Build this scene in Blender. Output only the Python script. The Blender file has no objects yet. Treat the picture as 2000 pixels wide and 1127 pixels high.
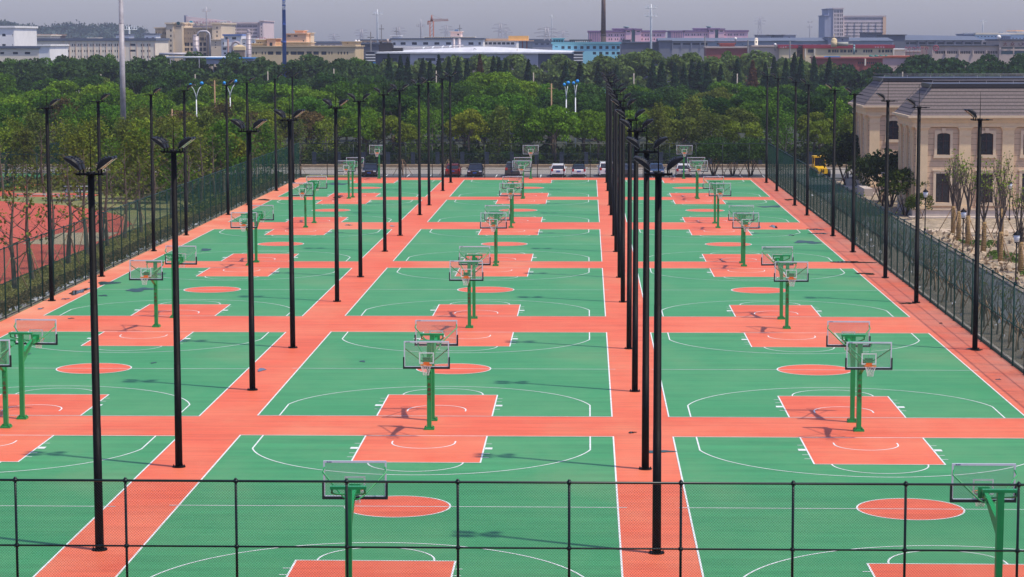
import bpy, math, random
import numpy as np
from mathutils import Vector, Matrix, Euler
R = math.radians
rnd = random.Random(7)
S = bpy.context.scene
COL = S.collection

# ------------------------------------------------------------------ camera
FPX, CH, YAW, PIT, ROL = 4465.6, 15.894, 0.03297, 0.1084, -0.001586
cam = bpy.data.objects.new('camera', bpy.data.cameras.new('camera'))
COL.objects.link(cam)
cam.location = (0, 0, CH)
cam.matrix_world = Matrix.Translation((0, 0, CH)) @ Matrix.Rotation(YAW, 4, 'Z') @ Matrix.Rotation(math.pi/2-PIT, 4, 'X') @ Matrix.Rotation(ROL, 4, 'Z')
cam.data.sensor_width = 36
cam.data.lens = FPX/2000*36
cam.data.clip_end = 9000
cam.data.clip_start = 0.5
S.camera = cam

def ray(u, v):
    c, s = math.cos(ROL), math.sin(ROL)
    du, dv = u-1000, v-563.5
    a, b = c*du+s*dv, -s*du+c*dv
    x, d, up = a/FPX, 1.0, -b/FPX
    cp, sp = math.cos(PIT), math.sin(PIT)
    yc, z = cp*d+sp*up, -sp*d+cp*up
    cy, sy = math.cos(YAW), math.sin(YAW)
    return cy*x-sy*yc, sy*x+cy*yc, z
def gnd(u, v, z=0.0):
    """ground point seen at a pixel of the photograph"""
    x, y, zz = ray(u, v)
    t = (z-CH)/zz
    return x*t, y*t
def atY(u, v, Y):
    x, y, z = ray(u, v)
    t = Y/y
    return x*t, CH+z*t
def ux(X, Y, z=0):
    """photo column of a world point"""
    cy, sy = math.cos(YAW), math.sin(YAW)
    xc, yc = cy*X+sy*Y, -sy*X+cy*Y
    zz = z-CH
    cp, sp = math.cos(PIT), math.sin(PIT)
    d = cp*yc-sp*zz
    return 1000+FPX*xc/d

# ------------------------------------------------------------------ materials
def nodes(name):
    m = bpy.data.materials.new(name); m.use_nodes = True
    nt = m.node_tree
    b = nt.nodes['Principled BSDF']
    return m, nt, b
def rgb(c): return (c[0], c[1], c[2], 1)
def mat(name, c, rough=.6, metal=0, var=.15, scale=3.0, bump=0.0, spec=.5, stretch=(1, 1, 1), dark=None):
    m, nt, b = nodes(name)
    L = nt.links
    tc = nt.nodes.new('ShaderNodeTexCoord'); mp = nt.nodes.new('ShaderNodeMapping')
    mp.inputs['Scale'].default_value = stretch
    L.new(tc.outputs['Object'], mp.inputs['Vector'])
    n = nt.nodes.new('ShaderNodeTexNoise'); n.inputs['Scale'].default_value = scale
    n.inputs['Detail'].default_value = 5; n.inputs['Roughness'].default_value = .65
    L.new(mp.outputs['Vector'], n.inputs['Vector'])
    r = nt.nodes.new('ShaderNodeValToRGB')
    lo = dark if dark else tuple(x*(1-var) for x in c)
    hi = tuple(min(1, x*(1+var)) for x in c)
    r.color_ramp.elements[0].color = rgb(lo); r.color_ramp.elements[1].color = rgb(hi)
    r.color_ramp.elements[0].position = .33; r.color_ramp.elements[1].position = .67
    L.new(n.outputs['Fac'], r.inputs['Fac']); L.new(r.outputs['Color'], b.inputs['Base Color'])
    b.inputs['Roughness'].default_value = rough; b.inputs['Metallic'].default_value = metal
    b.inputs['Specular IOR Level'].default_value = spec
    if bump:
        bp = nt.nodes.new('ShaderNodeBump'); bp.inputs['Strength'].default_value = bump; bp.inputs['Distance'].default_value = .05
        L.new(n.outputs['Fac'], bp.inputs['Height']); L.new(bp.outputs['Normal'], b.inputs['Normal'])
    return m

def court_mat(name, c, pale, dirt, paleamt=.35, edges=False):
    """acrylic court paint: squeegee streaks along X, worn pale patches, dust"""
    m, nt, b = nodes(name); L = nt.links
    tc = nt.nodes.new('ShaderNodeTexCoord')
    def noise(scale, st, det=4, rough=.6):
        mp = nt.nodes.new('ShaderNodeMapping'); mp.inputs['Scale'].default_value = st
        n = nt.nodes.new('ShaderNodeTexNoise'); n.inputs['Scale'].default_value = scale
        n.inputs['Detail'].default_value = det; n.inputs['Roughness'].default_value = rough
        L.new(tc.outputs['Object'], mp.inputs['Vector']); L.new(mp.outputs['Vector'], n.inputs['Vector'])
        return n
    def ramp(n, a, bb):
        r = nt.nodes.new('ShaderNodeMapRange'); r.inputs['From Min'].default_value = a; r.inputs['From Max'].default_value = bb
        L.new(n.outputs['Fac'], r.inputs['Value']); return r
    def mix(f, A, B):
        x = nt.nodes.new('ShaderNodeMix'); x.data_type = 'RGBA'
        L.new(f, x.inputs['Factor'])
        for s, q in ((6, A), (7, B)):
            if isinstance(q, tuple): x.inputs[s].default_value = rgb(q)
            else: L.new(q, x.inputs[s])
        return x.outputs[2]
    st = ramp(noise(1.0, (.06, .95, 1), 5, .75), .32, .68)
    st2 = ramp(noise(1.0, (.16, 2.6, 1), 4, .7), .32, .68)
    pt = ramp(noise(.13, (1, .7, 1), 6, .68), .42, .68)
    ds = ramp(noise(.07, (1, .6, 1), 5, .65), .52, .70)
    col = mix(st.outputs[0], tuple(x*.70 for x in c), tuple(x*1.14 for x in c))
    col2 = mix(st2.outputs[0], tuple(x*.74 for x in c), tuple(x*1.22 for x in c))
    x = nt.nodes.new('ShaderNodeMix'); x.data_type = 'RGBA'; x.inputs['Factor'].default_value = .4
    L.new(col, x.inputs[6]); L.new(col2, x.inputs[7]); col = x.outputs[2]
    mm = nt.nodes.new('ShaderNodeMath'); mm.operation = 'MULTIPLY'; mm.inputs[1].default_value = paleamt
    L.new(pt.outputs[0], mm.inputs[0]); col = mix(mm.outputs[0], col, pale)
    m2 = nt.nodes.new('ShaderNodeMath'); m2.operation = 'MULTIPLY'; m2.inputs[1].default_value = .35
    L.new(ds.outputs[0], m2.inputs[0]); col = mix(m2.outputs[0], col, dirt)
    # seams between paint passes: faint darker lines running across
    sc_ = nt.nodes.new('ShaderNodeSeparateXYZ'); L.new(tc.outputs['Object'], sc_.inputs[0])
    fr_ = nt.nodes.new('ShaderNodeMath'); fr_.operation = 'PINGPONG'; fr_.inputs[1].default_value = 1.05
    wob = noise(.6, (1, 1, 1)); ad = nt.nodes.new('ShaderNodeMath'); ad.operation = 'MULTIPLY_ADD'; ad.inputs[1].default_value = .5
    L.new(wob.outputs['Fac'], ad.inputs[0]); L.new(sc_.outputs['Y'], ad.inputs[2]); L.new(ad.outputs[0], fr_.inputs[0])
    lt = nt.nodes.new('ShaderNodeMapRange'); lt.inputs['From Min'].default_value = .0; lt.inputs['From Max'].default_value = .09; lt.inputs['To Min'].default_value = .34; lt.inputs['To Max'].default_value = 0
    L.new(fr_.outputs[0], lt.inputs['Value']); mg = nt.nodes.new('ShaderNodeMath'); mg.operation = 'MULTIPLY'; L.new(lt.outputs[0], mg.inputs[0]); L.new(st.outputs[0], mg.inputs[1])
    col = mix(mg.outputs[0], col, tuple(x*.62 for x in c))
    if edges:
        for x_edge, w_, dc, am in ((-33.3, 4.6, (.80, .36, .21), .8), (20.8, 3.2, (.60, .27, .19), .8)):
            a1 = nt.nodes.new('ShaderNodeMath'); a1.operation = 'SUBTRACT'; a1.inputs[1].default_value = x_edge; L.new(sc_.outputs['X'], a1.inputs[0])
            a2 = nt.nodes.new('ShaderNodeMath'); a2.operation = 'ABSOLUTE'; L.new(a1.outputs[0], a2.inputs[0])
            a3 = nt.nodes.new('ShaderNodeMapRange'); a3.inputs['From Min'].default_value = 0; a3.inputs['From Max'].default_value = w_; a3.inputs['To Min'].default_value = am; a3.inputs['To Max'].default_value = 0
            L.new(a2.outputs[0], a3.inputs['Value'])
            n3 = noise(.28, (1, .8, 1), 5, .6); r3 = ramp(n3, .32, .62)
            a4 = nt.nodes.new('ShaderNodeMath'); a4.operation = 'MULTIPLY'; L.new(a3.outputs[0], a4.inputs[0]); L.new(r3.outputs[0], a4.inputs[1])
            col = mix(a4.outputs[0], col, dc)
    L.new(col, b.inputs['Base Color'])
    b.inputs['Roughness'].default_value = .62; b.inputs['Specular IOR Level'].default_value = .3
    return m

def leaf_mat(name):
    m = bpy.data.materials.new(name); m.use_nodes = True; nt = m.node_tree; L = nt.links
    nt.nodes.remove(nt.nodes['Principled BSDF'])
    out = nt.nodes['Material Output']
    oi = nt.nodes.new('ShaderNodeObjectInfo'); ge = nt.nodes.new('ShaderNodeNewGeometry')
    mr = nt.nodes.new('ShaderNodeMapRange'); mr.inputs['To Min'].default_value = .55; mr.inputs['To Max'].default_value = 1.5
    L.new(ge.outputs['Random Per Island'], mr.inputs['Value'])
    x = nt.nodes.new('ShaderNodeMix'); x.data_type = 'RGBA'; x.blend_type = 'MULTIPLY'; x.inputs['Factor'].default_value = 1
    L.new(oi.outputs['Color'], x.inputs[6]); L.new(mr.outputs[0], x.inputs[7])
    d = nt.nodes.new('ShaderNodeBsdfDiffuse'); t = nt.nodes.new('ShaderNodeBsdfTranslucent')
    L.new(x.outputs[2], d.inputs['Color']); L.new(x.outputs[2], t.inputs['Color'])
    ms = nt.nodes.new('ShaderNodeMixShader'); ms.inputs[0].default_value = .38
    L.new(d.outputs[0], ms.inputs[1]); L.new(t.outputs[0], ms.inputs[2]); L.new(ms.outputs[0], out.inputs[0])
    return m

def glass_clear(name, tint=(.80, .84, .82), amt=.16):
    m = bpy.data.materials.new(name); m.use_nodes = True; nt = m.node_tree; L = nt.links
    nt.nodes.remove(nt.nodes['Principled BSDF']); out = nt.nodes['Material Output']
    t = nt.nodes.new('ShaderNodeBsdfTransparent'); t.inputs[0].default_value = (.93, .95, .94, 1)
    d = nt.nodes.new('ShaderNodeBsdfDiffuse'); d.inputs[0].default_value = rgb(tint)
    g = nt.nodes.new('ShaderNodeBsdfGlossy'); g.inputs['Roughness'].default_value = .08
    a = nt.nodes.new('ShaderNodeMixShader'); a.inputs[0].default_value = .35
    L.new(d.outputs[0], a.inputs[1]); L.new(g.outputs[0], a.inputs[2])
    n = nt.nodes.new('ShaderNodeTexNoise'); n.inputs['Scale'].default_value = 2.5
    mr = nt.nodes.new('ShaderNodeMapRange'); mr.inputs['To Min'].default_value = amt*.4; mr.inputs['To Max'].default_value = amt*1.5
    L.new(n.outputs['Fac'], mr.inputs['Value'])
    b = nt.nodes.new('ShaderNodeMixShader'); L.new(mr.outputs[0], b.inputs[0])
    L.new(t.outputs[0], b.inputs[1]); L.new(a.outputs[0], b.inputs[2]); L.new(b.outputs[0], out.inputs[0])
    return m

def course_mat(name, c, line, pitch, th, brick=None):
    """facade or roof with horizontal joints every `pitch` metres (object Z)"""
    m, nt, b = nodes(name); L = nt.links
    tc = nt.nodes.new('ShaderNodeTexCoord'); sp = nt.nodes.new('ShaderNodeSeparateXYZ')
    L.new(tc.outputs['Object'], sp.inputs[0])
    a = nt.nodes.new('ShaderNodeMath'); a.operation = 'DIVIDE'; a.inputs[1].default_value = pitch
    L.new(sp.outputs['Z'], a.inputs[0])
    f = nt.nodes.new('ShaderNodeMath'); f.operation = 'FRACT'; L.new(a.outputs[0], f.inputs[0])
    l = nt.nodes.new('ShaderNodeMath'); l.operation = 'LESS_THAN'; l.inputs[1].default_value = th/pitch
    L.new(f.outputs[0], l.inputs[0])
    n = nt.nodes.new('ShaderNodeTexNoise'); n.inputs['Scale'].default_value = 2.2; n.inputs['Detail'].default_value = 6
    mp = nt.nodes.new('ShaderNodeMapping'); mp.inputs['Scale'].default_value = (3 if brick else 1, 3 if brick else 1, 1)
    L.new(tc.outputs['Object'], mp.inputs[0]); L.new(mp.outputs[0], n.inputs['Vector'])
    r = nt.nodes.new('ShaderNodeValToRGB'); r.color_ramp.elements[0].position = .3; r.color_ramp.elements[1].position = .7
    v = brick or .1
    r.color_ramp.elements[0].color = rgb(tuple(x*(1-v) for x in c)); r.color_ramp.elements[1].color = rgb(tuple(x*(1+v) for x in c))
    L.new(n.outputs['Fac'], r.inputs[0])
    x = nt.nodes.new('ShaderNodeMix'); x.data_type = 'RGBA'
    L.new(l.outputs[0], x.inputs['Factor']); L.new(r.outputs[0], x.inputs[6]); x.inputs[7].default_value = rgb(line)
    L.new(x.outputs[2], b.inputs['Base Color']); b.inputs['Roughness'].default_value = .8
    return m

M = dict(
 green=court_mat('green_court_paint', (.058, .290, .106), (.14, .34, .14), (.25, .29, .14), .5),
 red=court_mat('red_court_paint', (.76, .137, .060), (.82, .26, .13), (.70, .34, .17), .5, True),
 line=mat('white_line_paint', (.76, .78, .73), .6, var=.14, scale=2.2),
 mast=mat('black_mast_paint', (.0035, .003, .003), .55, var=.4, spec=.12, scale=6),
 lampcase=mat('lamp_casing', (.010, .010, .012), .5, var=.3, spec=.2),
 lampglass=mat('lamp_reflector_glass', (.62, .62, .60), .16, metal=.85, var=.08),
 hoopgreen=mat('green_hoop_paint', (.012, .30, .075), .38, var=.1, scale=2),
 pad=mat('black_green_padding', (.004, .016, .012), .6, var=.2),
 alu=mat('white_board_frame', (.66, .66, .72), .35, var=.06),
 boardglass=glass_clear('board_glass', amt=.075),
 rim=mat('orange_rim', (.75, .16, .02), .45, var=.1),
 net=mat('white_net', (.75, .72, .68), .8, var=.1),
 redtext=mat('dark_red_lettering', (.16, .012, .008), .6, var=.1),
 bluetext=mat('dark_blue_mark', (.03, .05, .16), .6, var=.1),
 fence=mat('green_fence_paint', (.006, .040, .034), .5, var=.25, scale=5, spec=.2),
 wire=mat('green_coated_wire', (.006, .048, .036), .6, var=.2, scale=5, spec=.08),
 fencedark=mat('dark_green_fence_paint', (.003, .014, .009), .38, var=.3, scale=5),
 grass=mat('lawn_grass', (.13, .16, .040), .95, var=.3, scale=.5, bump=.6, dark=(.22, .18, .075)),
 ground=mat('rough_ground', (.030, .036, .016), .95, var=.4, scale=.08, bump=.3),
 soil=mat('turned_soil', (.33, .255, .17), .95, var=.45, scale=1.6, bump=1.0),
 sand=mat('pale_sand', (.36, .29, .17), .95, var=.12, scale=1),
 track=mat('running_track_rubber', (.46, .078, .038), .85, var=.1, scale=.3),
 asphalt=mat('grey_asphalt', (.105, .105, .105), .9, var=.2, scale=.6, bump=.2),
 concrete=mat('beige_concrete_road', (.28, .25, .21), .9, var=.15, scale=.25, stretch=(.4, 2, 1)),
 path=mat('cream_concrete_path', (.52, .40, .28), .9, var=.12, scale=.6),
 kerb=mat('kerb_concrete', (.36, .31, .25), .9, var=.2, scale=2),
 tanwall=mat('tan_low_wall', (.46, .33, .20), .9, var=.25, scale=1.2),
 bluefence=mat('blue_grey_fence_paint', (.016, .026, .045), .5, var=.25, scale=3),
 bark=mat('tree_bark', (.11, .08, .058), .9, var=.35, scale=6),
 barkpale=mat('pale_bark', (.24, .19, .15), .9, var=.3, scale=6),
 wrap=mat('straw_rope_wrap', (.30, .185, .075), .95, var=.3, scale=8),
 stake=mat('wooden_stake', (.33, .20, .105), .85, var=.25, scale=6),
 leaf=leaf_mat('leaves'),
 water=mat('wet_puddle', (.035, .025, .02), .06, var=.3, spec=.6),
 damp=mat('damp_stain', (.018, .060, .042), .35, var=.3, scale=2),
 lit=mat('white_litter', (.75, .76, .8), .7, var=.15),
 globe=mat('white_lamp_globe', (.80, .80, .82), .3, var=.04),
 blueglobe=mat('blue_lamp_globe', (.02, .30, .72), .35, var=.08),
 whitepole=mat('white_pole_paint', (.72, .73, .72), .45, var=.1),
 greymetal=mat('galvanised_steel', (.50, .46, .47), .5, metal=.1, var=.15, scale=1.2),
 bluepole=mat('blue_pylon_paint', (.17, .29, .80), .5, var=.12, scale=.6),
 black=mat('black_rubber', (.012, .012, .013), .7, var=.2),
 darkglass=mat('dark_window_glass', (.018, .022, .032), .12, var=.3, spec=.7),
 farglass=mat('far_window_glass', (.035, .045, .065), .25, var=.4, scale=.8),
 teal_glass=mat('teal_curtain_glass', (.06, .12, .14), .2, var=.3),
 frame=mat('dark_red_window_frame', (.055, .012, .012), .5, var=.1),
 stone=mat('tan_facade_stone', (.76, .56, .34), .8, var=.06, scale=2),
 stonewall=course_mat('grooved_facade', (.60, .43, .29), (.22, .15, .10), .5, .035),
 trim=mat('pale_stone_trim', (.68, .52, .35), .75, var=.06, scale=2),
 plinth=mat('grey_stone_plinth', (.50, .42, .36), .8, var=.08, scale=1.5),
 shingle=course_mat('brown_roof_shingles', (.150, .115, .108), (.022, .017, .016), .31, .075, .18),
 roofcap=mat('dark_roof_cap', (.028, .024, .028), .4, var=.2),
 yellow=mat('yellow_machine_paint', (.75, .42, .01), .45, var=.1),
 chrome=mat('chrome_trim', (.7, .7, .72), .15, metal=1, var=.05),
 tail=mat('red_tail_lamp', (.45, .01, .01), .2, var=.1),
 headl=mat('clear_headlamp', (.75, .78, .8), .1, var=.05, spec=.8),
 plate=mat('blue_number_plate', (.02, .10, .42), .4, var=.1),
 orange=mat('orange_brick', (.40, .10, .05), .85, var=.15, scale=1),
)
def wallm(name, c, var=.07, scale=.25):
    if name not in M: M[name] = mat(name, c, .85, var=var, scale=scale)
    return M[name]

# ------------------------------------------------------------------ mesh builder
class MB:
    def __init__(s): s.v = []; s.f = []; s.sm = []
    def add(s, vs, fs, smooth=False):
        o = len(s.v); s.v += [tuple(p) for p in vs]
        for f in fs: s.f.append([o+i for i in f]); s.sm.append(smooth)
        return s
    def box(s, x0, x1, y0, y1, z0, z1):
        return s.add([(x0, y0, z0), (x1, y0, z0), (x1, y1, z0), (x0, y1, z0), (x0, y0, z1), (x1, y0, z1), (x1, y1, z1), (x0, y1, z1)],
              [(0, 3, 2, 1), (4, 5, 6, 7), (0, 1, 5, 4), (1, 2, 6, 5), (2, 3, 7, 6), (3, 0, 4, 7)])
    def cbox(s, c, d, rot=None):
        x, y, z = (q/2 for q in d)
        vs = [Vector((a*x, b*y, e*z)) for e in (-1, 1) for a, b in ((-1, -1), (1, -1), (1, 1), (-1, 1))]
        if rot: vs = [rot @ p for p in vs]
        vs = [p+Vector(c) for p in vs]
        return s.add(vs, [(0, 3, 2, 1), (4, 5, 6, 7), (0, 1, 5, 4), (1, 2, 6, 5), (2, 3, 7, 6), (3, 0, 4, 7)])
    def bar(s, a, b, w, h=None):
        """rectangular bar from a to b"""
        a, b = Vector(a), Vector(b); d = b-a; L = d.length
        q = d.to_track_quat('Y', 'Z').to_matrix()
        return s.cbox((a+b)/2, (w, L, h or w), q)
    def tube(s, pts, r, n=8, caps=True, smooth=True):
        pts = [Vector(p) for p in pts]
        rs = r if isinstance(r, (list, tuple)) else [r]*len(pts)
        o = len(s.v); prev = None
        for i, p in enumerate(pts):
            t = (pts[min(i+1, len(pts)-1)]-pts[max(i-1, 0)]).normalized()
            if prev is None:
                up = Vector((0, 0, 1)) if abs(t.z) < .9 else Vector((0, 1, 0))
                a = t.cross(up).normalized()
            else:
                a = (prev-t*prev.dot(t)).normalized()
            prev = a; b = t.cross(a)
            for k in range(n):
                w = 2*math.pi*k/n
                s.v.append(tuple(p+(a*math.cos(w)+b*math.sin(w))*rs[i]))
        for i in range(len(pts)-1):
            for k in range(n):
                k2 = (k+1) % n
                s.f.append([o+i*n+k, o+i*n+k2, o+(i+1)*n+k2, o+(i+1)*n+k]); s.sm.append(smooth)
        if caps:
            s.f.append([o+k for k in reversed(range(n))]); s.sm.append(False)
            e = o+(len(pts)-1)*n
            s.f.append([e+k for k in range(n)]); s.sm.append(False)
        return s
    def ell(s, c, r, n=12, m=8, zmin=-1.0):
        vs = []; 
        for j in range(m+1):
            t = math.asin(zmin)+(math.pi/2-math.asin(zmin))*j/m
            for i in range(n):
                w = 2*math.pi*i/n
                vs.append((c[0]+r[0]*math.cos(t)*math.cos(w), c[1]+r[1]*math.cos(t)*math.sin(w), c[2]+r[2]*math.sin(t)))
        fs = [(j*n+i, j*n+(i+1) % n, (j+1)*n+(i+1) % n, (j+1)*n+i) for j in range(m) for i in range(n)]
        return s.add(vs, fs, True)
    def poly(s, pts): return s.add(pts, [list(range(len(pts)))])
    def prism(s, pts, z0, z1):
        n = len(pts)
        return s.add([(x, y, z0) for x, y in pts]+[(x, y, z1) for x, y in pts],
              [list(reversed(range(n))), list(range(n, 2*n))]+[(i, (i+1) % n, n+(i+1) % n, n+i) for i in range(n)])
    def loft(s, rings, smooth=True, caps=True):
        n = len(rings[0]); o = len(s.v)
        for r in rings: s.v += [tuple(p) for p in r]
        for i in range(len(rings)-1):
            for k in range(n):
                k2 = (k+1) % n
                s.f.append([o+i*n+k, o+i*n+k2, o+(i+1)*n+k2, o+(i+1)*n+k]); s.sm.append(smooth)
        if caps:
            s.f.append([o+k for k in reversed(range(n))]); s.sm.append(False)
            e = o+(len(rings)-1)*n; s.f.append([e+k for k in range(n)]); s.sm.append(False)
        return s
    def mesh(s, name, m):
        me = bpy.data.meshes.new(name)
        me.from_pydata(s.v, [], s.f)
        me.polygons.foreach_set('use_smooth', s.sm)
        me.materials.append(m)
        me.update()
        return me
    def build(s, name, m, parent=None, loc=None):
        return link(name, s.mesh(name, m), parent, loc)

def link(name, data, parent=None, loc=None):
    o = bpy.data.objects.new(name, data); COL.objects.link(o)
    if parent: o.parent = parent
    if loc: o.location = loc
    return o
def tag(o, label=None, cat=None, group=None, kind=None):
    if label: o['label'] = label
    if cat: o['category'] = cat
    if group: o['group'] = group
    if kind: o['kind'] = kind
    return o
def thing(name, loc, label, cat, group=None, rz=0):
    o = bpy.data.objects.new(name, None); COL.objects.link(o)
    o.location = loc; o.rotation_euler = (0, 0, rz)
    o.empty_display_size = .3
    return tag(o, label, cat, group)
KIDS = {}
def kids(o): return list(o.children)
def clone(o, parent=None):
    c = o.copy(); COL.objects.link(c)
    if parent: c.parent = parent
    for ch in kids(o): clone(ch, c)
    return c
def nth(k): return ['first', 'second', 'third', 'fourth', 'fifth', 'sixth', 'seventh', 'eighth', 'ninth', 'tenth', 'eleventh', 'twelfth', 'thirteenth',
                    'fourteenth', 'fifteenth', 'sixteenth', 'seventeenth', 'eighteenth', 'nineteenth', 'twentieth', 'twenty-first', 'twenty-second', 'twenty-third', 'twenty-fourth',
                    'twenty-fifth', 'twenty-sixth', 'twenty-seventh', 'twenty-eighth', 'twenty-ninth', 'thirtieth'][k]
def sheet(name, pts, z, m, parent=None):
    o = MB().poly([(x, y, z) for x, y in pts]).build(name, m, parent)
    if not parent: tag(o, kind='structure')
    return o
def rect(x0, x1, y0, y1): return [(x0, y0), (x1, y0), (x1, y1), (x0, y1)]
def text_mesh(txt, size, name, m, depth=.01):
    cu = bpy.data.curves.new('t', 'FONT'); cu.body = txt; cu.size = size; cu.extrude = depth
    cu.align_x = 'CENTER'; cu.align_y = 'CENTER'; cu.resolution_u = 2
    ob = bpy.data.objects.new('t', cu); COL.objects.link(ob)
    dg = bpy.context.evaluated_depsgraph_get()
    me = bpy.data.meshes.new_from_object(ob.evaluated_get(dg)); me.name = name
    bpy.data.objects.remove(ob); bpy.data.curves.remove(cu)
    me.materials.clear(); me.materials.append(m)
    return me

# ------------------------------------------------------------------ world, sun
SUNV = Vector((.465, -.215, 1.0)).normalized()
w = bpy.data.worlds.new('World'); S.world = w; w.use_nodes = True
nt = w.node_tree; bg = nt.nodes['Background']
sky = nt.nodes.new('ShaderNodeTexSky'); sky.sky_type = 'NISHITA'; sky.sun_disc = False
sky.sun_elevation = math.asin(SUNV.z); sky.sun_rotation = math.atan2(SUNV.x, SUNV.y)
sky.air_density = 1.0; sky.dust_density = 1.25; sky.ozone_density = 2.0; sky.altitude = 10
tint = nt.nodes.new('ShaderNodeMix'); tint.data_type = 'RGBA'; tint.blend_type = 'MULTIPLY'; tint.inputs['Factor'].default_value = 1
nt.links.new(sky.outputs[0], tint.inputs[6]); tint.inputs[7].default_value = (.94, .92, 1.17, 1)
nt.links.new(tint.outputs[2], bg.inputs['Color']); bg.inputs['Strength'].default_value = SKYS = .15
sun = bpy.data.objects.new('sun', bpy.data.lights.new('sun', 'SUN')); COL.objects.link(sun)
sun.data.energy = 3.8; sun.data.angle = R(1.3); sun.data.color = (1, .94, .80)
sun.rotation_euler = SUNV.to_track_quat('Z', 'Y').to_euler()
S.view_settings.view_transform = 'Standard'; S.view_settings.look = 'None'
S.view_settings.exposure = 0.0; S.view_settings.gamma = 1
S.render.engine = 'CYCLES'
S.cycles.max_bounces = 6; S.cycles.transparent_max_bounces = 16; S.cycles.volume_bounces = 0

# ------------------------------------------------------------------ ground and surfaces
g = MB().poly([(-3500, -200, 0), (3500, -200, 0), (3500, 6000, 0), (-3500, 6000, 0)]).build('ground', M['ground'])
tag(g, kind='structure')
XL, XR, YN, YF = -33.3, 20.8, 60.2, 264.3
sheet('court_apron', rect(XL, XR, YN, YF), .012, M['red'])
sheet('lawn', rect(-130, XL-.05, 90, 264), .004, M['grass'])
tr = [(-38.4, 95), (-38.4, 186), (-39.6, 197), (-42.2, 206), (-46, 213.5), (-51, 220), (-59, 226), (-72, 231), (-130, 236), (-130, 95)]
sheet('running_track', tr, .008, M['track'])
sheet('track_patch', [(-62, 232.5), (-52, 231), (-50, 234), (-52, 237), (-64, 238)], .009, M['track'])
sheet('sand_pit', [(-44.4, 177.5), (-38.9, 176.8), (-38.9, 188.5), (-43.6, 188)], .014, M['sand'])
sheet('road', rect(-75, 75, 272, 281), .006, M['concrete'])
sheet('parking_strip', rect(-33, 60, 264.6, 272), .010, M['asphalt'])
sheet('side_road', rect(23.7, 27.3, 95, 264.5), .010, M['asphalt'])
sheet('verge', rect(20.95, 23.5, 95, 264.5), .008, mat('verge_soil', (.15, .12, .085), .95, var=.35, scale=1.2, bump=.6))
sheet('path', rect(27.55, 75, 188.2, 191.8), .10, M['path'])
sheet('forecourt', rect(27.55, 75, 191.8, 262), .006, M['soil'])
# roughly dug earth on the right
def rough(name, x0, x1, y0, y1, nx, ny, amp, m, z=.02, seed=1):
    rs = np.random.RandomState(seed); h = rs.rand(ny+1, nx+1)
    hb = rs.rand(ny//4+2, nx//4+2)
    vs = []
    for j in range(ny+1):
        for i in range(nx+1):
            a = hb[j//4, i//4]
            e = min(i, nx-i, j, ny-j, 2)/2
            vs.append((x0+(x1-x0)*(i+(h[j, i]-.5)*.6*(0 < i < nx))/nx, y0+(y1-y0)*(j+(h[(j+1) % ny, i]-.5)*.6*(0 < j < ny))/ny, z+e*amp*(.55*a+.45*h[j, i])))
    fs = [(j*(nx+1)+i, j*(nx+1)+i+1, (j+1)*(nx+1)+i+1, (j+1)*(nx+1)+i) for j in range(ny) for i in range(nx)]
    return MB().add(vs, fs).build(name, m)
tag(rough('soil', 27.6, 60, 120, 188, 110, 220, .19, M['soil'], .02), kind='structure')
tag(rough('soil', 27.6, 60, 192.2, 202.6, 110, 34, .22, M['soil'], .02, 3), kind='structure')
b = MB()
for y in np.arange(95, 264, 1.0): b.box(27.3, 27.52, y+.01, y+.99, 0, .13)
tag(b.build('kerb', M['kerb']), kind='structure')
b = MB()
for x in np.arange(-75, 75, 1.0): b.box(x+.01, x+.99, 281.05, 281.3, 0, .14)
tag(b.build('kerb', M['kerb']), kind='structure')
tag(MB().box(20.9, 21.06, 95, 264, 0, .16).build('kerb', M['kerb']), kind='structure')
tag(MB().box(-33.6, -33.42, 95, 264, 0, .10).build('kerb', M['kerb']), kind='structure')
# planted bank behind the road
sheet('pavement', rect(-75, 75, 281.3, 283.7), .10, M['kerb'])
b = MB()
for x in np.arange(-31.5, 22, 2.6):
    b.add([(x, 265.1, .016), (x+.12, 265.1, .016), (x+.12, 270.3, .016), (x, 270.3, .016)], [(0, 1, 2, 3)])
tag(b.build('parking_markings', M['line']), kind='structure')
sheet('grass_island', rect(-33, -26.6, 265.0, 269.4), .02, M['grass'])

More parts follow.
